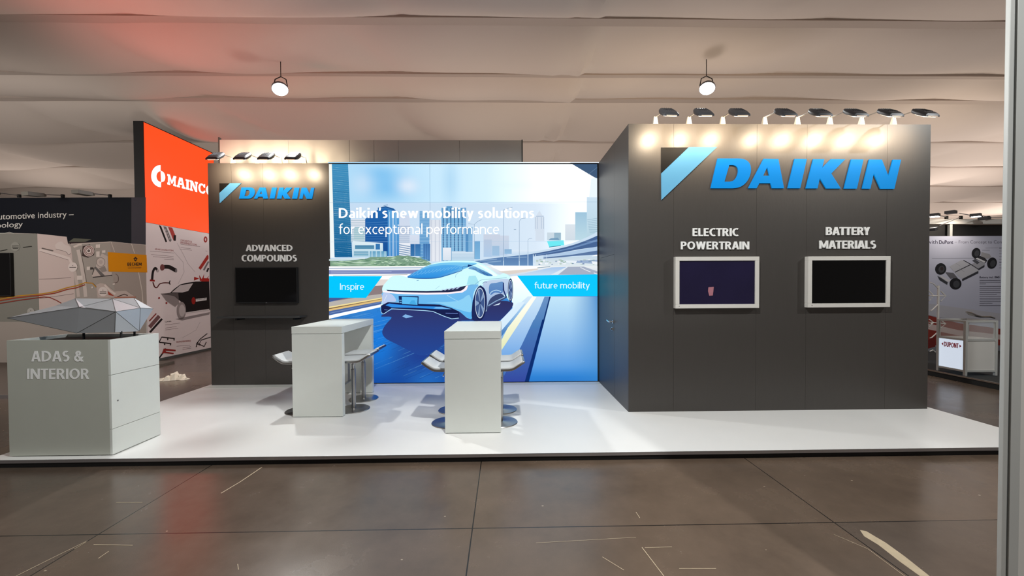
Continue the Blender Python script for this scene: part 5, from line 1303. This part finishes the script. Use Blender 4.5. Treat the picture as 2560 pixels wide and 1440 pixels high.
P.poly(zd([(405, 1030), (570, 945), (615, 945), (815, 1085), (805, 1110), (590, 1205), (545, 1180), (480, 1115)]), C(170, 172, 182)); P.poly(zd([(690, 1005), (900, 930), (895, 1035), (815, 1080)]), C(150, 152, 162)); P.poly(zd([(580, 1205), (805, 1092), (808, 1125), (585, 1235)]), C(52, 54, 62)); P.poly(zd([(805, 1062), (890, 1010), (890, 1040), (810, 1085)]), C(52, 54, 62))
P.line(zd([(480, 1112), (700, 1005)]), 2, C(52, 52, 60)); P.line(zd([(600, 945), (700, 1000), (815, 1075)]), 2, C(60, 60, 70)); P.line(zd([(540, 1060), (620, 1110)]), .7, md); P.line(zd([(500, 990), (560, 1030)]), .7, md)
P.poly(zd([(735, 900), (870, 880), (930, 950), (900, 985), (760, 930)]), C(50, 50, 56)); P.poly(zd([(780, 905), (905, 960), (890, 980), (770, 925)]), C(196, 198, 206)); P.poly(zd([(720, 950), (760, 930), (825, 975), (790, 1000)]), C(76, 78, 86)); P.poly(zd([(850, 830), (960, 860), (990, 905), (930, 925), (840, 890)]), C(150, 150, 156))
for cx, cy, rx_, ry_, ro in ((775, 845, 60, 72, .3), (995, 985, 66, 80, .35), (285, 1065, 76, 80, .3), (490, 1270, 82, 80, .2)):
    q = zd([(cx, cy)])[0]; P.ell(q[0], q[1], rx_ / 5.538, ry_ / 5.538, C(34, 35, 40), ro); P.ell(q[0] + 2, q[1] + 1, rx_ * .55 / 5.538, ry_ * .62 / 5.538, C(64, 66, 72), ro)
P.poly(zd([(240, 1160), (380, 1250), (375, 1285), (270, 1220)]), C(56, 58, 64)); P.poly(zd([(265, 1150), (420, 1225), (390, 1250), (280, 1180)]), C(190, 190, 198)); P.poly(zd([(350, 1110), (460, 1120), (520, 1190), (420, 1200)]), C(96, 96, 104)); P.ell(*zd([(300, 1060)])[0], 4, 5, C(52, 44, 46))
P.text('Battery incl. BMS', 2448.5, 690.5, 2499, 697, ink, .006)
for i, (y, x1) in enumerate(((1222, 1110), (1248, 1110), (1272, 910), (1305, 1120), (1332, 1115), (1358, 1110), (1390, 1110), (1416, 1060), (1446, 1120), (1480, 1120), (1512, 1120), (1540, 1000), (1570, 1120))): P.line(zd([(822, y), (x1, y)]), 1.2 if i % 3 == 0 else .9, C(84, 82, 96))
P.poly(zg([(60, 300), (330, 370), (700, 420), (780, 470), (780, 560), (60, 560)]), C(134, 52, 44)); P.poly(zg([(60, 370), (330, 430), (700, 470), (780, 500), (780, 520), (300, 470), (60, 420)]), C(196, 176, 174)); P.poly(zg([(60, 300), (300, 345), (380, 325), (700, 350), (780, 360), (780, 300), (60, 200)]), C(176, 176, 186))
P.poly(zg([(60, 570), (780, 560), (780, 900), (60, 900)]), C(120, 122, 130)); P.poly(zg([(60, 520), (130, 470), (130, 570), (60, 590)]), C(110, 40, 38))
P.build('printed_sheet', M['ink'], pw)
# glass counter
gx0, gy0 = _g.x, _g.y
zt_ = onY(2419, 802, gy0).z; zm = onY(2419, 848, gy0).z; zb_ = .106
gc = empty('glass_counter', (gx0 + .25, gy0 + .24, .1), 'white display counter with a glass top case and red lettering at the far right', 'display counter')
gx1, gy1 = onY(2495, 870, gy0).x, onX(2340, 900, gx0).y
pr = .018
for x, y in ((gx0, gy0), (gx1 - 2 * pr, gy0), (gx0, gy1 - 2 * pr), (gx1 - 2 * pr, gy1 - 2 * pr)):
    MB().box((x, y, zb_), (x + 2 * pr, y + 2 * pr, zt_)).build('post', M['post'], gc, bevel=.003)
for z in (zt_ - .03, zm - .03, zb_ + .06):
    for y in (gy0 + .004, gy1 - .032): MB().box((gx0 + 2 * pr, y, z), (gx1 - 2 * pr, y + .028, z + .03)).build('rail', M['post'], gc)
    for x in (gx0 + .004, gx1 - .032): MB().box((x, gy0 + 2 * pr, z), (x + .028, gy1 - 2 * pr, z + .03)).build('rail', M['post'], gc)
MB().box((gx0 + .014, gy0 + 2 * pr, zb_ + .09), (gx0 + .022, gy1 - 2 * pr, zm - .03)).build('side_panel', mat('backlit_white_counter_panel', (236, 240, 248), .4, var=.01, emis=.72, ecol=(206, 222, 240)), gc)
MB().box((gx0 + 2 * pr, gy0 + .014, zb_ + .09), (gx1 - 2 * pr, gy0 + .022, zm - .03)).build('front_panel', M['panelwhite'], gc)
MB().box((gx1 - .022, gy0 + 2 * pr, zb_ + .09), (gx1 - .014, gy1 - 2 * pr, zm - .03)).box((gx0 + 2 * pr, gy1 - .022, zb_ + .09), (gx1 - 2 * pr, gy1 - .014, zm - .03)).build('rear_panel', M['panelwhite'], gc)
MB().box((gx0 + .02, gy0 + .02, zm - .008), (gx1 - .02, gy1 - .02, zm)).build('counter_shelf', M['panelwhite'], gc)
mb = MB().box((gx0 + .016, gy0 + 2 * pr, zm + .002), (gx0 + .020, gy1 - 2 * pr, zt_ - .03)).box((gx0 + 2 * pr, gy0 + .016, zm + .002), (gx1 - 2 * pr, gy0 + .020, zt_ - .03))
mb.box((gx0 + .03, gy0 + .03, zt_ - .012), (gx1 - .03, gy1 - .03, zt_ - .006)).build('glass_pane', M['glass'], gc)
mb = MB()
xx = gx0 + .0135
ym, zl = (gy0 + gy1) / 2, zm - .165
wl, hl = .215, .082
text_on(mb, 'DUPONT', (xx, ym + wl * .5, zl + hl), (xx, ym - wl * .5, zl + hl), (xx, ym + wl * .5, zl - hl * .0), (-.002, 0, 0), .2)
for sg in (1, -1):
    mb.prism([(xx, ym + sg * (wl * .5 + .014), zl + hl * .8), (xx, ym + sg * (wl * .5 + .014), zl + hl * .2), (xx, ym + sg * (wl * .5 + .040), zl + hl * .5)], (-.002, 0, 0))
mb.build('logo_lettering', mat('red_vinyl', (190, 24, 40), .45), gc)['label'] = 'red capitals between two small triangles'
# curved metal part lying on the glass
pts = [onY(x, y, gy0 + .3) for x, y in zg([(395, 275), (430, 290), (470, 305), (520, 318), (560, 318), (600, 318), (640, 330)])]
dz = zt_ + .012 - min(p.z for p in pts)
pts = [p + Vector((0, 0, dz)) for p in pts]
tag(MB().tube(pts, [.010, .030, .022, .016, .014, .016, .010], 12).build('metal_hose_part', M['steel'], smooth=True), 'curved shiny metal part lying on the glass counter top', 'exhibit part')
# folding brochure rack left of the glass counter
br = empty('brochure_rack', (RX + .22, 7.75, .106), 'white zigzag folding brochure rack beside the glass counter at the cabin edge', 'brochure rack')
YZ = 7.75
def zgp(pts): return [onY(x, y, YZ) for x, y in zg(pts)]
xk = zgp([(158, 0)])[0].x
MB().box((xk - .014, YZ - .012, .106), (xk + .014, YZ + .012, onY(2347, 714, YZ).z)).build('upright', M['whitepaint'], br)
for q in ([(88, 262), (104, 258), (155, 208)], [(105, 135), (220, 137), (178, 182)], [(178, 95), (220, 137)], [(90, 380), (115, 365), (220, 375), (178, 412)], [(180, 345), (220, 375)], [(84, 497), (100, 493), (146, 452)], [(82, 612), (110, 600), (132, 618)], [(82, 745), (100, 738), (136, 690)], [(88, 20), (120, 35), (158, 75)]):
    P3 = zgp(q)
    MB().tube(P3, .010, 8).build('zigzag_arm', M['whitepaint'], br, smooth=True)
    MB().tube([p + Vector((0, .22, 0)) for p in P3], .010, 8).build('zigzag_arm', M['whitepaint'], br, smooth=True)
# floodlights on that wall
for (cx_, hx, hy, yy, lab, ln) in ((2366, 2337, 538, RYW - .35, 'lit floodlight half hidden by the cabin edge, far right stand', M['floodlens']), (2452, 2378, 531, RYW - .6, 'unlit floodlight head standing highest on the far right stand', None), (2470, 2440, 538, RYW - .5, 'glaring floodlight on the far right stand beside the grey post', M['floodlens']), (2515, 2462, 546, RYW - .2, 'dark floodlight head hidden partly by the grey post', None), (2402, 2330, 573, RYW - .55, 'low floodlight leaning before the dark band of the far right stand', None)):
    c = onY(cx_, 550, RYW); c.z = zf1
    box_lamp(c, onY(hx, hy, yy), lab, M['lampgrey'], M['alu'], 'floodlights of the far right stand', sz=(.17, .15, .06), lens=ln)
g = onY(2440, 540, RYW - .5)
spot('lamp_beam', g + Vector((0, .05, -.05)), g + Vector((-.2, 1.0, -1.2)), 22, (1, .86, .7), 150, .6, .05)
spot('lamp_beam', g + Vector((-.6, .2, .06)), g + Vector((-.6, 1.5, 2.5)), 90, (1, .84, .66), 140, .8, .05)

# ------------------------------------------------------------------ grey system post in front, right
def xg(px): return onY(px, 720, 1.52).x
gp = empty('system_post', (xg(2522), 1.55, 0), 'pale grey metal post with a dark groove at the right picture edge', 'post')
x0, x1, x2, x3 = xg(2515), xg(2526.5), xg(2533), xg(2558)
MB().box((x0, 1.52, 0), (x1, 1.536, 3.4)).box((x2, 1.52, 0), (x3, 1.536, 3.4)).build('profile', M['post'], gp, bevel=.002)
MB().box((x1, 1.526, 0), (x2, 1.535, 3.4)).build('groove', M['groove'], gp)
MB().box((x3 + .0005, 1.524, 0), (x3 + 1.2, 1.534, 3.4)).build('wall_board', M['panelwhite'], gp)
